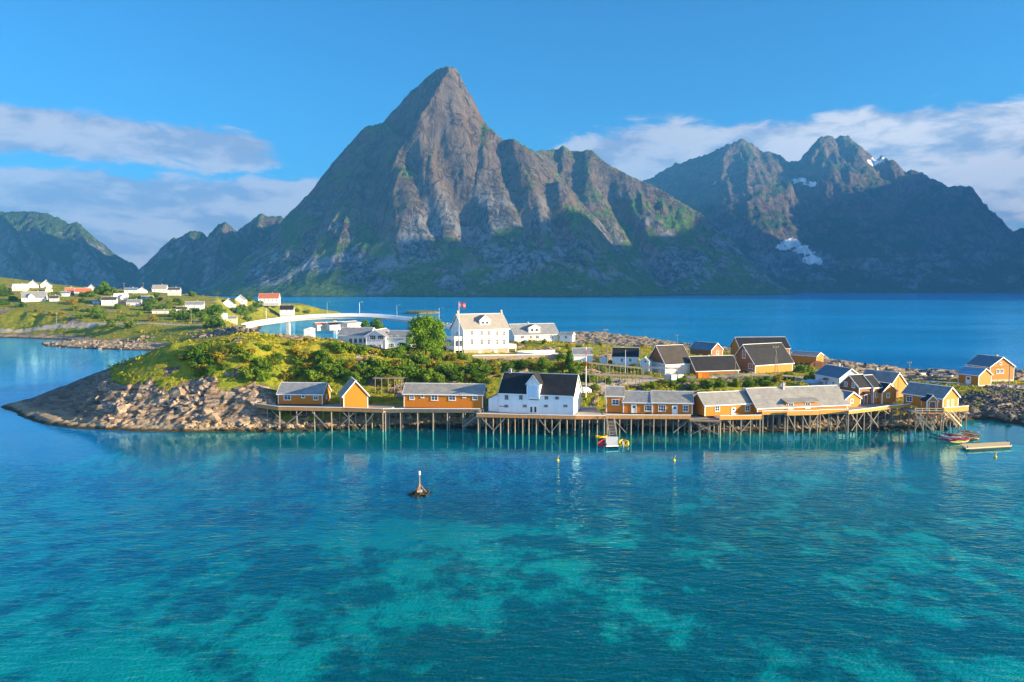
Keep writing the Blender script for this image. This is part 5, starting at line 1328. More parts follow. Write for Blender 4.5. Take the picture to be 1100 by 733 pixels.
def tree(name, label, g, hgt, wid, seed, n, leaf=0.32, mat='leaf_tree', conic=False, trunk_h=0.25, group=None):
    rng = np.random.default_rng(seed); rd = random.Random(seed)
    root = thing(name, label, 'tree', (g.x, g.y, g.z - 0.1), 0, group)
    lobes = []
    tm = MB()
    top = hgt * 0.7
    pts = [Vector((0, 0, -0.4)), Vector((rd.uniform(-.15, .15), rd.uniform(-.15, .15), hgt * 0.28)), Vector((rd.uniform(-.3, .3), rd.uniform(-.3, .3), hgt * 0.52)), Vector((0, 0, top))]
    r = hgt * 0.028
    for a, b, ra, rb_ in zip(pts[:-1], pts[1:], (r, r * .75, r * .5), (r * .75, r * .5, r * .2)): tm.tube(a, b, ra, rb_, 8)
    tm.build('trunk', M['bark'], root, True)
    lm = MB()
    for k in range(11):
        z = hgt * (trunk_h + (0.95 - trunk_h) * (k + 0.5) / 11); a = k * 2.4 + rd.uniform(-.3, .3)
        f = math.sin(math.pi * min(1, max(0, (z / hgt - 0.02)))) ** 0.7 if not conic else (1.05 - z / hgt)
        R = wid / 2 * f * rd.uniform(0.5, 0.72)
        c = (R * math.cos(a), R * math.sin(a), z)
        q = wid * (0.19 if not conic else 0.15) * rd.uniform(0.75, 1.15)
        lobes.append((*c, q, q, q * 0.85))
        lm.tube((0, 0, z * 0.6), c, r * 0.35, r * 0.12, 5)
    for k in range(16):
        z = hgt * rd.uniform(trunk_h, 0.95); a = rd.uniform(0, 6.28)
        f = math.sin(math.pi * min(1, max(0, (z / hgt - 0.02)))) ** 0.7 if not conic else (1.05 - z / hgt)
        R = wid / 2 * f * rd.uniform(0.6, 0.85); q = wid * rd.uniform(0.08, 0.14)
        lobes.append((R * math.cos(a), R * math.sin(a), z, q, q, q * 0.8))
    lobes.append((0, 0, hgt * 0.55, wid * 0.22, wid * 0.22, hgt * 0.28))
    lm.build('limb', M['bark'], root, True)
    cr = np_mesh('crown', leaf_cloud(rng, lobes, n, leaf, 0.6), quads(n), M[mat], False)
    cr.parent = root
    return root
g = gpt(457, 196); tree('broadleaf_tree', 'big round bright green tree standing alone beside the hotel', g, max(10, atD(457, 342, 196).z - g.z), 12.2, 5, 11000, 0.27, trunk_h=0.16)
g = gpt(612, 178); tree('spruce_tree', 'narrow upright dark green tree behind the end of the warehouse roof', g, 5.6, 3.4, 6, 2200, 0.2, 'leaf_tree', True, 0.06)
g = gpt(392, 250); tree('broadleaf_tree', 'round tree on the slope behind the guest house, paired with a rounder one', g, max(4, atD(392, 342, 250).z - g.z), 5.6, 7, 2600, 0.26, trunk_h=0.12)
g = gpt(404, 252); tree('broadleaf_tree', 'slightly taller of two round trees behind the guest house roof', g, max(4.2, atD(404, 341, 252).z - g.z), 6.0, 8, 2800, 0.26, trunk_h=0.12)
g = at_ground(113, 316, d0=370); tree('broadleaf_tree', 'tall dark tree on the village skyline between two utility poles', g, 8.5, 9, 9, 2600, 0.45, trunk_h=0.15)
g = at_ground(232, 341, d0=370); tree('broadleaf_tree', 'dense dark tree in the village before the steep gabled house', g, 7.5, 8, 10, 2400, 0.42, trunk_h=0.12)

# low heath, grass tufts and flowers: one mesh of small blades
def undergrowth(n=62000):
    ri = rngv.random(n) * (NROW - 310) + 192; ci = rngv.random(n) * (NCOL - 40) + 20
    far = rngv.random(n) < 0.30
    ri = np.where(far, 640 + rngv.random(n) * 220, ri)
    r0, c0 = ri.astype(int), ci.astype(int)
    ok = (gh[r0, c0] > 1.7) & (rock_a[r0, c0] < 0.45) & (road_a[r0, c0] < 0.25)
    r0, c0, ri, ci = r0[ok], c0[ok], ri[ok], ci[ok]
    # patchy: thick in drifts, thin between
    X, Y = gx[r0, c0], gy[r0, c0]
    pn = fbm(X / 9, Y / 9, 3, 131)
    ok = rngv.random(len(X)) < sstep(-0.35, 0.25, pn) * 0.9 + 0.1
    r0, c0, ri, ci, pn = r0[ok], c0[ok], ri[ok], ci[ok], pn[ok]
    def bil(A):
        fr, fc = ri - r0, ci - c0
        return (A[r0, c0] * (1 - fc) + A[r0, c0 + 1] * fc) * (1 - fr) + (A[r0 + 1, c0] * (1 - fc) + A[r0 + 1, c0 + 1] * fc) * fr
    P = np.stack([bil(gx), bil(gy), bil(gh)], 1)
    sc = np.clip(P[:, 1] / 200, 0.75, 1.35) * (0.35 + 0.5 * rngv.random(len(P))) * (0.75 + 0.8 * sstep(-0.2, 0.5, pn))
    B = 6
    base = np.repeat(P, B, 0); s = np.repeat(sc, B)
    m = len(base)
    a = rngv.random(m) * 6.283; off = rngv.random(m) * 0.55 * s
    c = base + np.stack([off * np.cos(a), off * np.sin(a), 0.05 + 0.55 * s * rngv.random(m)], 1)
    nor = np.stack([np.cos(a), np.sin(a), 0.6 * np.ones(m)], 1) + 0.7 * rngv.normal(size=(m, 3)); nor /= np.linalg.norm(nor, axis=1)[:, None]
    t = np.cross(nor, rngv.normal(size=(m, 3))); t /= np.linalg.norm(t, axis=1)[:, None]
    b = np.cross(nor, t)
    q = (0.30 * s * (0.6 + 0.7 * rngv.random(m)))[:, None]
    v = np.stack([c - t * q, c - b * q * 0.6, c + t * q, c + b * q * 0.6], 1).reshape(-1, 3)
    o = np_mesh('undergrowth', v, quads(m), M['tuft'], False)
    props(o, 'patchy heath and grass in green, yellow and rust over the slopes', 'undergrowth', None, 'stuff')
undergrowth()

# ------------------------------------------------------------------ loose rock
def rock_material(name, lo, hi, warm, weed=True):
    m, T = new_mat(name)
    p = pos(T)
    n = T.noise(p, 1.2, 6, 0.7, 0.5); n2 = T.noise(p, 0.25, 4, 0.6)
    c = T.ramp(n, [(0.3, tuple(x * 0.5 for x in lo)), (0.46, lo), (0.62, hi)])
    c = T.mix(T.math('MULTIPLY', T.range(n2, 0.45, 0.6), 0.6), c, warm)
    if weed:
        z = T.n('ShaderNodeSeparateXYZ', i_0=p).outputs[2]
        c = T.mix(T.range(T.math('ADD', z, T.math('MULTIPLY', T.math('SUBTRACT', n, 0.5), 1.0)), 0.75, 0.35), c, (0.045, 0.034, 0.016))
    finish(T, c, 0.9, T.bump(T.noise(p, 3.5, 5, 0.65), 0.7, 0.25), 0.0, 0.2)
    return m
def rock_unit(seed):
    bm = bmesh.new(); bmesh.ops.create_icosphere(bm, subdivisions=2, radius=1.0)
    rd = random.Random(seed)
    planes = []
    for k in range(12):
        d = Vector((rd.gauss(0, 1), rd.gauss(0, 1), rd.gauss(0, 1))).normalized(); planes.append((d, rd.uniform(0.42, 0.80)))
    for v in bm.verts:
        for d, q in planes:
            e = v.co.dot(d) - q
            if e > 0: v.co -= d * e
        v.co *= 1 + rd.uniform(-0.05, 0.05)
    v = np.array([tuple(x.co) for x in bm.verts]); bm.faces.ensure_lookup_table()
    f = np.array([[x.index for x in fc.verts] for fc in bm.faces]); bm.free()
    return v, f
UNITS = [rock_unit(i) for i in range(10)]
def rock_heap(name, label, pts, mat, rng):
    V, Fc, o = [], [], 0
    for (x, y, z, s) in pts:
        v, f = UNITS[rng.integers(len(UNITS))]
        a = rng.random() * 6.28; c, sn = math.cos(a), math.sin(a)
        sx, sy, sz = s * (0.8 + 0.7 * rng.random()), s * (0.7 + 0.5 * rng.random()), s * (0.5 + 0.35 * rng.random())
        w = v * np.array([sx, sy, sz]); w = np.stack([c * w[:, 0] - sn * w[:, 1], sn * w[:, 0] + c * w[:, 1], w[:, 2]], 1)
        tl = rng.normal() * 0.25
        w = np.stack([w[:, 0], w[:, 1] * math.cos(tl) - w[:, 2] * math.sin(tl), w[:, 1] * math.sin(tl) + w[:, 2] * math.cos(tl)], 1)
        V.append(w + np.array([x, y, z])); Fc.append(f + o); o += len(v)
    ob = np_mesh(name, np.concatenate(V), np.concatenate(Fc), mat, False)
    return props(ob, label, 'rocks', None, 'stuff')
rng = np.random.default_rng(4)
M['shore_rock'] = rock_material('shore_rock', (0.20, 0.15, 0.10), (0.48, 0.37, 0.26), (0.40, 0.25, 0.11))
M['bank_rock'] = rock_material('bank_rock', (0.13, 0.11, 0.09), (0.36, 0.30, 0.235), (0.27, 0.20, 0.13), False)
M['dark_bank_rock'] = rock_material('dark_bank_rock', (0.06, 0.06, 0.065), (0.16, 0.155, 0.15), (0.11, 0.095, 0.08))
pts = []
for k in range(5200):
    px = rng.uniform(190, 1040); D = rng.uniform(150, 166)
    p = atD(px, 330, D); z = H(p.x, p.y)
    if px > 735 and -1.3 < z < -0.4 and rng.random() < 0.5: z = -0.25 + 0.3 * rng.random()
    if -0.5 < z < 2.6 and (px > 262 or z < 1.6) and rng.random() < (0.75 if z < 1.4 else 0.3): pts.append((p.x, p.y, z + 0.05, 0.28 + 0.75 * rng.random() ** 2.2))
rock_heap('shore_rocks', 'tumbled ochre and brown rocks along the tide line under the piers', pts[:2600], M['shore_rock'], rng)
pts = []
M['outcrop_rock'] = rock_material('outcrop_rock', (0.15, 0.12, 0.10), (0.42, 0.33, 0.255), (0.33, 0.23, 0.14))
for k in range(6000):
    px = rng.uniform(95, 300); D = rng.uniform(152, 176); p = atD(px, 330, D); z = H(p.x, p.y)
    ri_, ci_ = int(np.interp(D, _rad, np.arange(NROW))), int(np.interp(math.atan2(p.x, p.y + BACK), _ang, np.arange(NCOL)))
    if z < 0.3 or rock_a[ri_, ci_] < 0.55 or slab_a[ri_, ci_] > 0.5: continue
    cl = float(fbm(np.array([p.x / 5.0]), np.array([p.y / 5.0]), 3, 311)[0])
    if cl < 0.0: continue
    s = 0.5 + 2.1 * rng.random() ** 2.6
    pts.append((p.x, p.y, z - 0.42 * s, s))
rock_heap('outcrop_rocks', 'broken tan outcrops and blocks on the headland slope', pts[:300], M['outcrop_rock'], rng)
pts = []
for k in range(700):
    t = rng.random(); px = 205 + 115 * t; D = 352 - 12 * t + rng.uniform(-11, 7)
    p = atD(px, 330, D); z = max(H(p.x, p.y), 0.2)
    pts.append((p.x, p.y, z + rng.uniform(0, 1.2), 0.45 + 1.1 * rng.random() ** 1.6))
for k in range(330):
    px = rng.uniform(42, 165); D = rng.uniform(345, 388); p = atD(px, 330, D); z = H(p.x, p.y)
    if 0.0 < z < 4: pts.append((p.x, p.y, z, 0.4 + 1.5 * rng.random() ** 2.5))
for k in range(130):
    px = rng.uniform(600, 760); D = rng.uniform(385, 475); p = atD(px, 330, D); z = H(p.x, p.y)
    if 0.0 < z < 1.5: pts.append((p.x, p.y, z, 0.4 + 0.8 * rng.random() ** 2))
rock_heap('bank_rocks', 'pale boulders banked along the village point and the far shore', pts, M['bank_rock'], rng)
pts = []
for k in range(5200):
    px = rng.uniform(1012, 1190); D = rng.uniform(160, 196); p = atD(px, 330, D); z = H(p.x, p.y)
    if 0.0 < z < 3.3 and road_a[min(NROW - 1, int(np.interp(D, _rad, np.arange(NROW)))), min(NCOL - 1, int(np.interp(math.atan2(p.x, p.y + BACK), _ang, np.arange(NCOL))))] < 0.3:
        pts.append((p.x, p.y, z, 0.22 + 0.5 * rng.random() ** 2.5))
for k in range(500):
    px = rng.uniform(930, 1190); D = rng.uniform(236, 275); p = atD(px, 330, D); z = H(p.x, p.y)
    if 0.0 < z < 2.6: pts.append((p.x, p.y, z, 0.4 + 0.8 * rng.random() ** 2))
rock_heap('bank_rocks', 'dark quarried boulders along the causeway embankment', pts[-3400:], M['dark_bank_rock'], rng)
# ------------------------------------------------------------------ bridge and street furniture
def catmull(P, n=10):
    P = [P[0] * 2 - P[1]] + P + [P[-1] * 2 - P[-2]]
    out = []
    for a, b, c, d in zip(P[:-3], P[1:-2], P[2:-1], P[3:]):
        for i in range(n):
            t = i / n
            out.append(0.5 * ((2 * b) + (c - a) * t + (2 * a - 5 * b + 4 * c - d) * t * t + (3 * b - a - 3 * c + d) * t ** 3))
    return out + [P[-2]]
BP = catmull([atD(262, 350, 446), atD(280, 346.2, 452), atD(320, 341.2, 462), atD(360, 339.0, 468), atD(400, 339.2, 468), atD(440, 343.0, 462), atD(475, 349.0, 446), atD(500, 355, 420), atD(520, 361, 390)], 8)
br = thing('road_bridge', 'long pale concrete road bridge curving over the strait to the village', 'bridge', BP[len(BP) // 2])
o = BP[len(BP) // 2]; loc = [p - o for p in BP]
dk, pr, gd = MB(), (MB(), MB()), MB()
for a, b in zip(loc[:-1], loc[1:]):
    d = (b - a); n = Vector((d.y, -d.x, 0)).normalized()
    dk.bar(a, b, 8.0, 0.3); gd.bar(a - Vector((0, 0, 1.06)), b - Vector((0, 0, 1.06)), 6.4, 1.8)
    for s in (4.05, -4.05):
        pr[s > 0].bar(a + n * s + Vector((0, 0, 0.15)), b + n * s + Vector((0, 0, 0.15)), 0.22, 1.85)
dk.build('deck', M['concrete'], br); gd.build('girder', M['concrete'], br); [q.build('parapet', M['trim'], br) for q in pr]
for k in (14, 24, 34, 44, 54):
    p = loc[k]; w = BP[k]; g = H(w.x, w.y)
    m = MB(); m.box(p.x - 0.9, p.x + 0.9, p.y - 1.6, p.y + 1.6, max(g, -12) - o.z - 1, p.z - 1.97); m.build('bridge_column', M['concrete'], br)
def lamp(label, base, hgt, arm=1.6, ang=0.0):
    r = thing('street_lamp', label, 'street lamp', base, ang, 'street lamps along the bridge road')
    m = MB(); m.tube((0, 0, 0), (0, 0, hgt), 0.12, 0.08, 8); m.build('pole', M['metal'], r)
    m = MB(); m.tube((0, 0, hgt - 0.1), (arm, 0, hgt + 0.25), 0.07, 0.06, 6); m.build('arm', M['metal'], r)
    m = MB(); m.box(arm - 0.1, arm + 0.9, -0.2, 0.2, hgt + 0.17, hgt + 0.36); m.build('lamp_head', M['metal'], r)
for px, k, top, lab in ((283, 8, 331, 'grey street lamp at the village end of the bridge'), (351, None, 325, 'grey street lamp rising from the bridge nearest the green point'), (385, None, 325, 'grey street lamp at the crown of the bridge'),
                        (424, None, 328, 'grey street lamp where the bridge starts to fall'), (470, None, 331, 'grey street lamp on the bridge just before the hotel')):
    j = min(range(len(BP)), key=lambda i: abs(project(BP[i])[0] - px)); p = BP[j]
    n = Vector((0, 1, 0))
    base = p + n * 3.6 + Vector((0, 0, 0.2))
    lamp(lab.replace('nearest the', 'beside the'), base, max(7.5, atD(px, top, base.y).z - base.z), 1.4, random.uniform(-0.4, 0.4))
def pole(label, px, py_top, D, r=0.13, cross=True, group='utility poles', name='utility_pole', mat='post', py_base=None):
    p = gpt(px, D); top = atD(px, py_top, D).z
    h = max(3.0, top - p.z)
    rt = thing(name, label, 'pole', p, 0.2, group)
    m = MB(); m.tube((0, 0, -0.5), (0, 0, h), r, r * 0.7, 8); m.build('pole', M[mat], rt)
    if cross:
        m = MB(); m.box(-0.8, 0.8, -0.06, 0.06, h - 0.55, h - 0.42); m.build('crossarm', M[mat], rt)
        for x in (-0.7, 0.0, 0.7):
            m = MB(); m.tube((x, 0, h - 0.42), (x, 0, h - 0.22), 0.05, 0.04, 6); m.build('insulator', M['trim'], rt)
    return p + Vector((0, 0, h - 0.25))
t1 = pole('tall grey utility pole rising behind the white cottage', 651, 353, 250)
t2 = pole('utility pole with crossarm just in front of the tiny pale blue hut', 653, 362, 196)
t3 = pole('short weathered pole among the drying racks above the cabin row', 655, 392, 176, cross=False)
t4 = pole('slim pole beside the low building with undercroft', 643.5, 370, 215, 0.08, cross=False)
t5 = pole('utility pole on the far shore behind the brown roofed barn', 728, 359, 300)
t6 = pole('braced utility pole standing before the biggest barn', 834.5, 371, 186)
t7 = pole('thin pole at the end of the low black barn', 791.5, 383, 186, 0.09, cross=False)
t8 = pole('utility pole by the causeway behind the slate roofed house', 979.5, 388, 212)
t9 = pole('utility pole on the embankment beside the two causeway houses', 1088, 392, 190)
t10 = pole('white stay pole in front of the white cottage', 672.5, 376, 193, 0.07, cross=False, mat='trim')
p = gpt(838, 184.5); m = MB(); m.tube((p.x, p.y, p.z - 0.3), (t6.x + 0.15, t6.y, t6.z - 1.2), 0.1, 0.08, 6); br_ = m.build('pole_brace', M['post']); props(br_, 'slanting timber prop leaning on the pole before the biggest barn', 'prop')
for px, py, top, lab in ((113, 312, 303.5, 'utility pole on the village skyline beside the dark tree'), (134, 313, 304, 'utility pole on the skyline near the low white house'), (154.5, 313, 303.5, 'utility pole on the skyline beside the rosy roofed house'), (205, 347, 331, 'utility pole below the balcony house'),
                         (60, 350, 336, 'utility pole beside the shore road below the meadow'), (283.5, 345, 334.5, 'wooden pole at the trees near the bridge end'), (78, 314, 306.5, 'utility pole behind the rust red house'), (104, 315, 309, 'short utility pole below the village skyline tree')):
    g = at_ground(px, py, d0=370)
    if g is not None: pole(lab, px, top, g.y, 0.16)
def wire(label, A, B, sag=1.0):
    c = [A.lerp(B, i / 14) - Vector((0, 0, sag * 4 * (i / 14) * (1 - i / 14))) for i in range(15)]
    m = MB()
    for a, b in zip(c[:-1], c[1:]): m.tube(a, b, 0.028, 0.028, 4)
    props(m.build('power_line', M['black'], None), label, 'power line')
wire('power line hanging from the cottage pole to the far shore pole', t2, t5, 1.6)
wire('power line hanging from the far shore pole to the braced pole', t5, t6, 2.0)
wire('power line hanging from the braced pole to the causeway pole', t6, t8, 2.5)
wire('power line hanging along the causeway towards the embankment pole', t8, t9, 1.5)
# flagpoles
p = gpt(493, 214); top = atD(493, 325, 214).z
fl = thing('flagpole', 'white flagpole with red flag with blue and white cross at the hotel', 'flagpole', p)
h = top - p.z
m = MB(); m.tube((0, 0, 0), (0, 0, h), 0.09, 0.05, 8); m.ball((0, 0, h + 0.06), 0.1, 0.1, 0.1, 8, 6); m.build('pole', M['trim'], fl)
def flag_piece(u0, u1, v0, v1, mat, d, name, parent):
    V, Fq = [], []
    n = 10
    for s in (-1, 1):
        for i in range(n + 1):
            u = u0 + (u1 - u0) * i / n
            y = 0.10 * math.sin(u * 4.2) * u + s * d
            for v in (v0, v1): V.append((0.06 + u, y, h - 1.4 + v - 0.12 * u))
    w = 2 * (n + 1)
    for s in (0, 1):
        for i in range(n):
            a = s * w + 2 * i; Fq.append((a, a + 2, a + 3, a + 1))
    for i in range(n):
        for k in (0, 1): Fq.append((2 * i + k, 2 * i + 2 + k, w + 2 * i + 2 + k, w + 2 * i + k))
    Fq += [(0, 1, w + 1, w), (2 * n, 2 * n + 1, w + 2 * n + 1, w + 2 * n)]
    m = MB(); m.v = V; m.f = Fq
    return m.build(name, mat, parent)
f = flag_piece(0, 1.9, 0, 1.35, M['flag_red'], 0.010, 'flag', fl)
flag_piece(0.52, 0.86, 0, 1.35, M['trim'], 0.016, 'white_cross', f); flag_piece(0, 1.9, 0.51, 0.84, M['trim'], 0.019, 'white_cross', f)
flag_piece(0.60, 0.78, 0, 1.35, M['flag_blue'], 0.023, 'blue_cross', f); flag_piece(0, 1.9, 0.59, 0.76, M['flag_blue'], 0.026, 'blue_cross', f)
p = gpt(630, 163); h = atD(630, 373, 163).z - p.z
fl = thing('flagpole', 'bare tall pole striped red and white at its top beside the parked white car', 'flagpole', p)
for k, (a, b, mt) in enumerate(((0, .62, 'trim'), (.62, .72, 'flag_red'), (.72, .82, 'trim'), (.82, .95, 'flag_red'), (.95, 1.0, 'trim'))):
    m = MB(); m.tube((0, 0, h * a), (0, 0, h * b - 0.003), 0.12 - 0.04 * a, 0.12 - 0.04 * b, 8); m.build('pole_section' if k else 'pole', M[mt], fl)

# ------------------------------------------------------------------ fish drying racks, walls, tubs, stairs
def rack(label, A, B, hgt=2.6, width=3.0, n=6):
    rt = thing('drying_rack', label, 'drying rack', A, math.atan2(B.y - A.y, B.x - A.x), 'fish drying racks')
    L = math.hypot(B.x - A.x, B.y - A.y); slope = (B.z - A.z) / L
    for i in range(n):
        x = L * i / (n - 1)
        for y in (0, width):
            m = MB(); m.tube((x, y - (0.5 if y == 0 else -0.5), slope * x - 0.8), (x, y, slope * x + hgt), 0.09, 0.07, 6); m.build('post', M['post'], rt)
        m = MB(); m.bar((x, -0.2, slope * x + hgt - 0.1), (x, width + 0.2, slope * x + hgt - 0.1), 0.10, 0.12); m.build('cross_beam', M['post'], rt)
    for y in (0, width / 2, width):
        m = MB(); m.bar((-0.6, y, hgt + 0.03 - slope * 0.6), (L + 0.6, y, slope * (L + 0.6) + hgt + 0.03), 0.12, 0.12); m.build('long_beam', M['post'], rt)
rack('grey fish drying rack below the white cottage', gpt(636, 181), gpt(690, 182), 2.4, 3.5, 8)
rack('second grey drying rack lower on the slope above the cabin row', gpt(634, 172), gpt(700, 173.5), 2.0, 2.6, 9)
rack('drying rack in front of the brown roofed barn', gpt(692, 186), gpt(737, 185), 2.2, 3.2, 6)
rack('small drying rack between the orange shed and the long ochre cabin', gpt(402, 164), gpt(430, 164), 3.2, 2.4, 5)
rack('long drying rack beside the gravel yard behind the golden cabin', gpt(800, 181), gpt(856, 184), 1.6, 2.6, 7)
def tub(label, px, D, col, s=1.2):
    p = gpt(px, D)
    rt = thing('fish_tub', label, 'tub', p, random.uniform(-0.4, 0.4), 'fish tubs')
    m = MB()
    m.solid([(-.55 * s, -.5 * s, 0.12), (.55 * s, -.5 * s, 0.12), (.55 * s, .5 * s, 0.12), (-.55 * s, .5 * s, 0.12), (-.62 * s, -.57 * s, s), (.62 * s, -.57 * s, s), (.62 * s, .57 * s, s), (-.62 * s, .57 * s, s)], [(0, 1, 2, 3), (0, 1, 5, 4), (1, 2, 6, 5), (2, 3, 7, 6), (3, 0, 4, 7), (4, 5, 6, 7)])
    m.build('tub_body', M[col], rt)
    m = MB(); m.box(-.66 * s, .66 * s, -.61 * s, .61 * s, s + 0.003, s + 0.1); m.build('lid', M[col], rt)
    m = MB(); m.box(-.5 * s, -.3 * s, -.48 * s, .48 * s, 0, 0.118); m.box(.3 * s, .5 * s, -.48 * s, .48 * s, 0, 0.118); m.build('skid', M['black'], rt)
tub('orange tub standing by the road before the low black barn', 753.5, 184, 'orange_plastic', 1.45); tub('orange tub beside another one, further along the barn road', 759, 184, 'orange_plastic', 1.45)
tub('grey tub with lid beside the drying rack at the barn', 718, 180, 'metal', 1.3); tub('pale tub between two grey ones near the barn', 724, 180, 'trim', 1.3); tub('grey tub at the end of three before the barn', 731, 180.5, 'metal', 1.3)
# stone garden wall with a white coping below the hotel
A, B = gpt(508, 204), gpt(600, 208)
top = max(atD(552, 383.5, 206).z, A.z + 0.9, B.z + 0.9)
w = thing('garden_wall', 'rough stone retaining wall with white coping below the hotel lawn', 'wall', A)
m = MB(); m.bar((0, 0, (top - A.z) / 2 - 0.8), (B.x - A.x, B.y - A.y, (top - A.z) / 2 - 0.8), 0.5, top - A.z + 1.6); m.build('stonework', M['stone'], w)
m = MB(); m.bar((-0.2, 0, top - A.z + 0.13), (B.x - A.x + .2, B.y - A.y, top - A.z + 0.13), 0.7, 0.25); m.build('coping', M['trim'], w)
w = thing('garden_ramp', 'white walled ramp zigzagging between the hotel terrace and the villa', 'ramp', gpt(556, 216))
o = w.location
for (pa, pb) in (((556, 216), (596, 222)), ((556, 214), (578, 211)), ((578, 211), (600, 213))):
    a, b = gpt(*pa), gpt(*pb); m = MB(); m.bar(a - o + Vector((0, 0, .5)), b - o + Vector((0, 0, .5)), 0.25, 1.5); m.build('ramp_wall', M['trim'], w)
def stairs(label, A, B, width=1.1, mat='pale_wood', name='wooden_stairs', rail=True):
    rt = thing(name, label, 'stairs' if 'stair' in name else 'gangway', A)
    v = B - A
    side = Vector((-v.y, v.x, 0)).normalized() if math.hypot(v.x, v.y) > 0.1 else Vector((1, 0, 0))
    for s in (-0.5, 0.5):
        m = MB(); m.bar(side * width * s, v + side * width * s, 0.1, 0.24); m.build('stringer', M[mat], rt)
        if rail:
            m = MB(); m.bar(side * width * s + Vector((0, 0, .95)), v + side * width * s + Vector((0, 0, .95)), 0.07, 0.09)
            for k in range(4):
                q = v * (k / 3) + side * width * s; m.bar(q + Vector((0, 0, .1)), q + Vector((0, 0, .91)), 0.07, 0.07)
            m.build('handrail', M[mat], rt)
    m = MB(); n = int(v.length / 0.35)
    for k in range(1, n):
        q = v * (k / n); m.bar(q - side * width * 0.46, q + side * width * 0.46, 0.3, 0.05)
    m.build('treads', M[mat], rt)
stairs('weathered stairs down to the rocks between the long cabin pier and warehouse pier', at(517, 445, 3.6), at(499, 458.5, 0.4), 1.3, 'wood')
stairs('pale gangway sloping from the porch hut platform down to the kayaks', at(984, 446, 3.7), at(1002, 463.0, 0.6), 1.2)
stairs('pale steep stairs dropping from the corner deck to the shore rocks', at(1018, 445, 3.8), at(1030, 457.5, 0.6), 1.0)
stairs('gangway from the cabin row pier down to the small white float', at(655.5, 451, 3.3), at(658.5, 468.5, 0.55), 1.5, 'wood', 'gangway')
# ------------------------------------------------------------------ floats, boats and kayaks
def raft(label, corners, z, mat, floats='black'):
    P = [at(x, y, z) for x, y in corners]; o = sum(P, Vector()) / 4
    rt = thing('floating_dock', label, 'floating dock', (o.x, o.y, z))
    m = MB(); L = [(p.x - o.x, p.y - o.y) for p in P]
    m.solid([(x, y, -0.2) for x, y in L] + [(x, y, 0) for x, y in L], [(0, 1, 2, 3), (4, 5, 6, 7), (0, 1, 5, 4), (1, 2, 6, 5), (2, 3, 7, 6), (3, 0, 4, 7)])
    m.build('deck', M[mat], rt)
    for t in (0.12, 0.5, 0.88):
        a = Vector((*L[0], 0)).lerp(Vector((*L[1], 0)), t); b = Vector((*L[3], 0)).lerp(Vector((*L[2], 0)), t)
        a, b = a.lerp(b, 0.06), b.lerp(a, 0.06)
        m = MB(); m.tube((a.x, a.y, -0.42), (b.x, b.y, -0.42), 0.21, 0.21, 8); m.build('float', M[floats], rt)
    for c in L:
        m = MB(); m.tube((c[0] * 0.94, c[1] * 0.94, 0.003), (c[0] * 0.94, c[1] * 0.94, 0.35), 0.07, 0.07, 6); m.build('bollard', M['black'], rt)
raft('long pale timber float at the end of the kayak mooring', [(1031, 477.0), (1038, 481.5), (1087, 478.6), (1084, 474.6)], 0.55, 'pale_wood')
raft('smaller timber raft under the pile of kayaks', [(1008, 468.5), (1024, 473), (1052, 470.6), (1040, 464.5)], 0.35, 'wood')
raft('small white float at the foot of the cabin row gangway', [(651, 479.0), (664.6, 478.6), (664, 469), (650.6, 469.2)], 0.6, 'trim')
def kayak(label, a, b, z, col, w=0.66, h=0.34):
    A, B = at(*a, z), at(*b, z)
    rt = thing('kayak', label, 'kayak', A.lerp(B, .5), math.atan2(B.y - A.y, B.x - A.x), 'kayaks on the raft')
    L = max(3.6, (B - A).length); n = 13
    V, Fq = [], []
    for i in range(n):
        t = i / (n - 1) * 2 - 1; k = max(0.03, (1 - abs(t) ** 2.2)); rise = 0.16 * abs(t) ** 3
        for j in range(10):
            q = 2 * math.pi * j / 10; V.append((t * L / 2, w / 2 * k * math.cos(q), rise + h / 2 * (0.35 + .65 * k) * math.sin(q) + h * 0.5))
    for i in range(n - 1):
        for j in range(10): Fq.append((i * 10 + j, i * 10 + (j + 1) % 10, (i + 1) * 10 + (j + 1) % 10, (i + 1) * 10 + j))
    Fq += [tuple(range(9, -1, -1)), tuple(range((n - 1) * 10, n * 10))]
    m = MB(); m.v, m.f = V, Fq; hl = m.build('hull', M[col], rt, True)
    m = MB(); m.ball((-0.1, 0, h * 0.93), 0.45, 0.23, 0.09, 12, 6); m.build('cockpit', M['black'], rt, True)
    m = MB(); m.tube((-0.32, -0.2, h * 1.0), (-0.32, 0.2, h * 1.0), 0.05, 0.05, 6); m.build('seat_back', M['black'], rt)
    for s in (-1, 1):
        m = MB(); m.ball((s * L * 0.26, 0, h * 0.92), 0.2, 0.14, 0.05, 10, 6); m.build('hatch', M['black'], rt, True)
kayak('dark green kayak at the gangway end of the raft', (997, 466.5), (1014, 471.2), 0.12, 'greenp'); kayak('crimson kayak beside the green one, half off the raft', (1008, 472.6), (1027, 475.6), 0.12, 'pink')
kayak('long red kayak lying along the back of the raft', (1011, 466.6), (1032, 469.4), 0.37, 'redp'); kayak('white kayak squeezed between red and crimson kayaks', (1012, 469.4), (1030, 471.6), 0.38, 'trim')
kayak('yellow kayak touching the long pale float', (1020, 476.4), (1041, 475.2), 0.12, 'yellow'); kayak('orange kayak next to the yellow one', (1030, 471.4), (1049, 473.2), 0.12, 'orange_plastic')
kayak('orange kayak in the middle of the raft', (1034, 467.6), (1053, 469.8), 0.38, 'orange_plastic'); kayak('orange kayak pulled up against the shore rocks', (1031, 464.2), (1050, 466.0), 0.45, 'orange_plastic', 0.8); kayak('second crimson kayak beneath the orange ones', (1020, 472.6), (1042, 473.4), 0.37, 'pink')
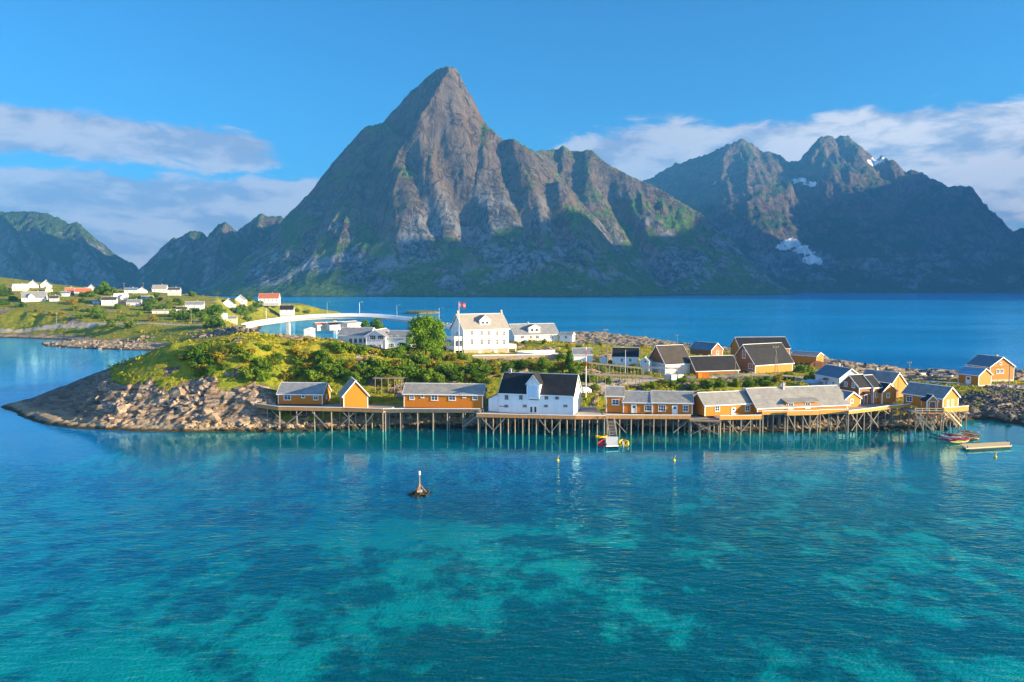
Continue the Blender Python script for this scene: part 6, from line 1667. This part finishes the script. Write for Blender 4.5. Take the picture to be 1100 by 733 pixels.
def rowboat(label, c, rz, L, w, col, inner, motor=False, tube=False, name='rowing_boat', z=0.0):
    rt = thing(name, label, 'boat', c, rz)
    n = 11; V, Fq = [], []
    hb = 0.55
    ring = [(-1, 1), (-0.93, 0.45), (-0.6, 0.08), (0, 0), (0.6, 0.08), (0.93, 0.45), (1, 1), (0.88, 1), (0.8, 0.5), (0.5, 0.2), (0, 0.14), (-0.5, 0.2), (-0.8, 0.5), (-0.88, 1)]
    for i in range(n):
        t = i / (n - 1); k = math.sin(min(1, 0.22 + 1.0 * (1 - t)) * math.pi / 2) if t > 0.25 else 0.92 + 0.08 * (t / .25)
        k = max(0.04, k if t < 0.98 else 0.05); sh = 0.25 * t ** 3
        for (a, b) in ring: V.append((-L / 2 + L * t, a * w / 2 * k, -0.18 + sh + b * hb))
    q = len(ring)
    for i in range(n - 1):
        for j in range(q): Fq.append((i * q + j, i * q + (j + 1) % q, (i + 1) * q + (j + 1) % q, (i + 1) * q + j))
    Fq += [tuple(range(q)), tuple(range((n - 1) * q, n * q))]
    m = MB(); m.v, m.f = V, Fq; m.build('hull', M[col], rt, True)
    m = MB(); m.box(-L / 2 - 0.04, -L / 2 + 0.06, -w * 0.46, w * 0.46, -0.1, hb - 0.2); m.build('transom', M[col], rt)
    for x in (-0.22, 0.12):
        m = MB(); m.box(x * L - 0.14, x * L + 0.14, -w * 0.42, w * 0.42, 0.12, 0.17); m.build('thwart', M[inner], rt)
    if tube:
        for s in (-1, 1):
            m = MB(); m.tube((-L / 2 - 0.15, s * w * 0.48, 0.28), (L * 0.2, s * w * 0.48, 0.3), 0.26, 0.26, 10); m.tube((L * 0.2, s * w * 0.48, 0.3), (L * 0.52, 0, 0.42), 0.26, 0.2, 10); m.build('side_tube', M[col], rt, True)
    if motor:
        m = MB(); m.box(-L / 2 - 0.42, -L / 2 - 0.05, -0.2, 0.2, 0.35, 0.85); m.box(-L / 2 - 0.3, -L / 2 - 0.12, -0.07, 0.07, -0.4, 0.348); m.build('outboard_motor', M['trim'], rt)
rowboat('yellow inflatable boat with white outboard motor beside the white float', at(669.5, 477, 0.1), math.radians(82), 3.2, 1.7, 'yellow', 'black', True, True, 'inflatable_boat')
rowboat('dark red rowing boat moored at the white float', at(647.5, 477, 0.1), math.radians(70), 3.0, 1.4, 'redp', 'wood', False)
rowboat('yellow dinghy moored behind the dark red rowing boat', at(647, 470.5, 0.15), math.radians(15), 2.4, 1.3, 'yellow', 'wood', False)
for px, D, rz, col, lab in ((996, 238, 0.4, 'trim', 'white boat laid up on the back shore of the causeway'), (1019, 226, -0.3, 'metal', 'grey boat laid up by the road before the causeway houses'), (905, 262, 1.0, 'trim', 'white hull hauled out on the quay behind the white house')):
    g = gpt(px, D); rowboat(lab, (g.x, g.y, g.z + 0.3), rz, 4.2, 1.7, col, 'wood')
def buoy(label, px, py):
    p = at(px, py, 0.0)
    rt = thing('mooring_buoy', label, 'buoy', p, 0, 'yellow mooring buoys')
    m = MB(); m.ball((0, 0, 0.12), 0.27, 0.27, 0.28, 12, 8); m.build('float', M['yellow'], rt, True)
    m = MB(); m.tube((0, 0, 0.36), (0.2, 0.0, 0.85), 0.04, 0.04, 6); m.ball((0.21, 0, 0.9), 0.07, 0.07, 0.07, 8, 6); m.build('pick_up_stick', M['yellow'], rt)
buoy('yellow buoy floating before the white warehouse', 599, 495.5); buoy('yellow buoy floating off the cabin row pier', 724, 495.5); buoy('yellow buoy floating off the long pale float', 1069, 491.5)
# skerry with an iron beacon
c = at(451.5, 530.5, 0)
vv, ff = [], []
pts = []
for k in range(46):
    a = rng.random() * 6.28; r = rng.random() ** 0.6
    pts.append((c.x + 1.55 * r * math.cos(a), c.y + 2.0 * r * math.sin(a), -0.25 + 0.5 * (1 - r), 0.3 + 0.35 * rng.random()))
rk = rock_heap('skerry_rock', 'small half drowned pile of ochre rock carrying the beacon', pts, M['shore_rock'], rng)
rk['kind'] = 'thing'; rk['category'] = 'skerry'
bc = thing('beacon', 'slim iron sea mark on splayed legs on the little rock in the bay', 'beacon', (c.x - 0.1, c.y, 0.3))
m = MB(); m.tube((0, 0, 0.2), (0, 0, 3.0), 0.11, 0.08, 8); m.build('mast', M['post'], bc)
m = MB(); m.tube((0, 0, 2.5), (0, 0, 3.02), 0.16, 0.16, 8); m.build('top_mark', M['trim'], bc)
for a in (0.2, 2.3, 4.4):
    m = MB(); m.tube((0, 0, 1.15), (1.0 * math.cos(a), 1.0 * math.sin(a), -0.15), 0.06, 0.06, 6); m.build('leg', M['rust'], bc)
m = MB(); m.box(-0.35, 0.35, -0.35, 0.35, -0.2, 0.25); m.build('plinth', M['concrete'], bc)
# ------------------------------------------------------------------ cars
def car(label, p, rz, col):
    rt = thing('parked_car', label, 'car', p, rz)
    m = MB()
    prof = [(-2.05, 0.30), (2.05, 0.30), (2.1, 0.62), (1.95, 0.86), (0.95, 0.98), (0.30, 1.42), (-1.25, 1.46), (-1.95, 1.02), (-2.1, 0.75)]
    V = []; n = len(prof)
    for y in (-0.86, -0.74, 0.74, 0.86):
        for x, z in prof: V.append((x, y * (1.0 if z < 1.0 else 0.86), z if abs(y) < 0.8 else min(z, 1.36) - 0.02))
    Fq = [tuple(range(n)), tuple(range(3 * n, 4 * n))]
    for s in range(3):
        for k in range(n): Fq.append((s * n + k, s * n + (k + 1) % n, (s + 1) * n + (k + 1) % n, (s + 1) * n + k))
    m.v, m.f = V, Fq; b = m.build('body', M[col], rt)
    for s in (-1, 1):
        m = MB(); m.solid([(-1.6, s * 0.80, 1.0), (0.75, s * 0.80, 1.0), (0.28, s * 0.75, 1.33), (-1.2, s * 0.75, 1.35), (-1.6, s * 0.74, 1.0), (0.75, s * 0.74, 1.0), (0.28, s * 0.7, 1.33), (-1.2, s * 0.7, 1.35)], [(0, 1, 2, 3), (4, 5, 6, 7), (0, 1, 5, 4), (1, 2, 6, 5), (2, 3, 7, 6), (3, 0, 4, 7)]); m.build('side_window', M['glass'], rt)
    m = MB(); m.solid([(0.97, -.6, 1.0), (0.97, .6, 1.0), (0.36, .55, 1.41), (0.36, -.55, 1.41), (0.93, -.6, .97), (0.93, .6, .97), (.32, .55, 1.38), (.32, -.55, 1.38)], [(0, 1, 2, 3), (4, 5, 6, 7), (0, 1, 5, 4), (1, 2, 6, 5), (2, 3, 7, 6), (3, 0, 4, 7)]); m.build('windscreen', M['glass'], rt)
    for x in (-1.3, 1.3):
        for y in (-0.80, 0.80):
            m = MB(); m.tube((x, y - 0.11, 0.32), (x, y + 0.11, 0.32), 0.32, 0.32, 14); wh = m.build('wheel', M['black'], rt)
            m = MB(); m.tube((x, y - 0.12, 0.32), (x, y + 0.12, 0.32), 0.18, 0.18, 10); m.build('rim', M['metal'], wh)
    for y in (-0.6, 0.6):
        m = MB(); m.box(2.0, 2.1, y - 0.16, y + 0.16, 0.62, 0.78); m.build('headlight', M['glass'], rt)
        m = MB(); m.box(-2.12, -2.02, y - 0.14, y + 0.14, 0.72, 0.9); m.build('tail_light', M['redp'], rt)
g = gpt(625.5, 164); car('white car parked at the end of the white warehouse', g + Vector((0, 0, 0.15)), math.radians(-160), 'car')
g = gpt(1006, 232); car('dark car parked on the causeway shore road', g + Vector((0, 0, 0.1)), math.radians(10), 'darkcar')
# low rust coloured round backed store on the quay
g = gpt(881, 250); rt = thing('boat_store', 'low rust coloured round backed store on the quay beside the yellow boathouse', 'store', g, -0.1)
prof = [(3.0 * math.cos(a), 2.3 * math.sin(a)) for a in [math.pi * k / 14 for k in range(15)]]
m = MB(); m.prism(prof, 'y', 0, 6); m.build('shell', M['rust'], rt)
m = MB(); m.box(-1.1, 1.1, -0.08, -0.005, 0.05, 1.7); m.build('door', M['brown'], rt)
# road kerb rail along the causeway
A, B = [], None
w = thing('guard_rail', 'low guard rail of pale blocks along the causeway road edge', 'guard rail', gpt(1000, 199))
o = w.location
for k in range(16):
    g = gpt(1000 + 11 * k, 199 - 0.45 * k); m = MB(); m.box(g.x - o.x - 0.5, g.x - o.x + 0.5, g.y - o.y - 0.15, g.y - o.y + 0.15, g.z - o.z - 0.2, g.z - o.z + 0.5); m.build('block', M['concrete'], w)
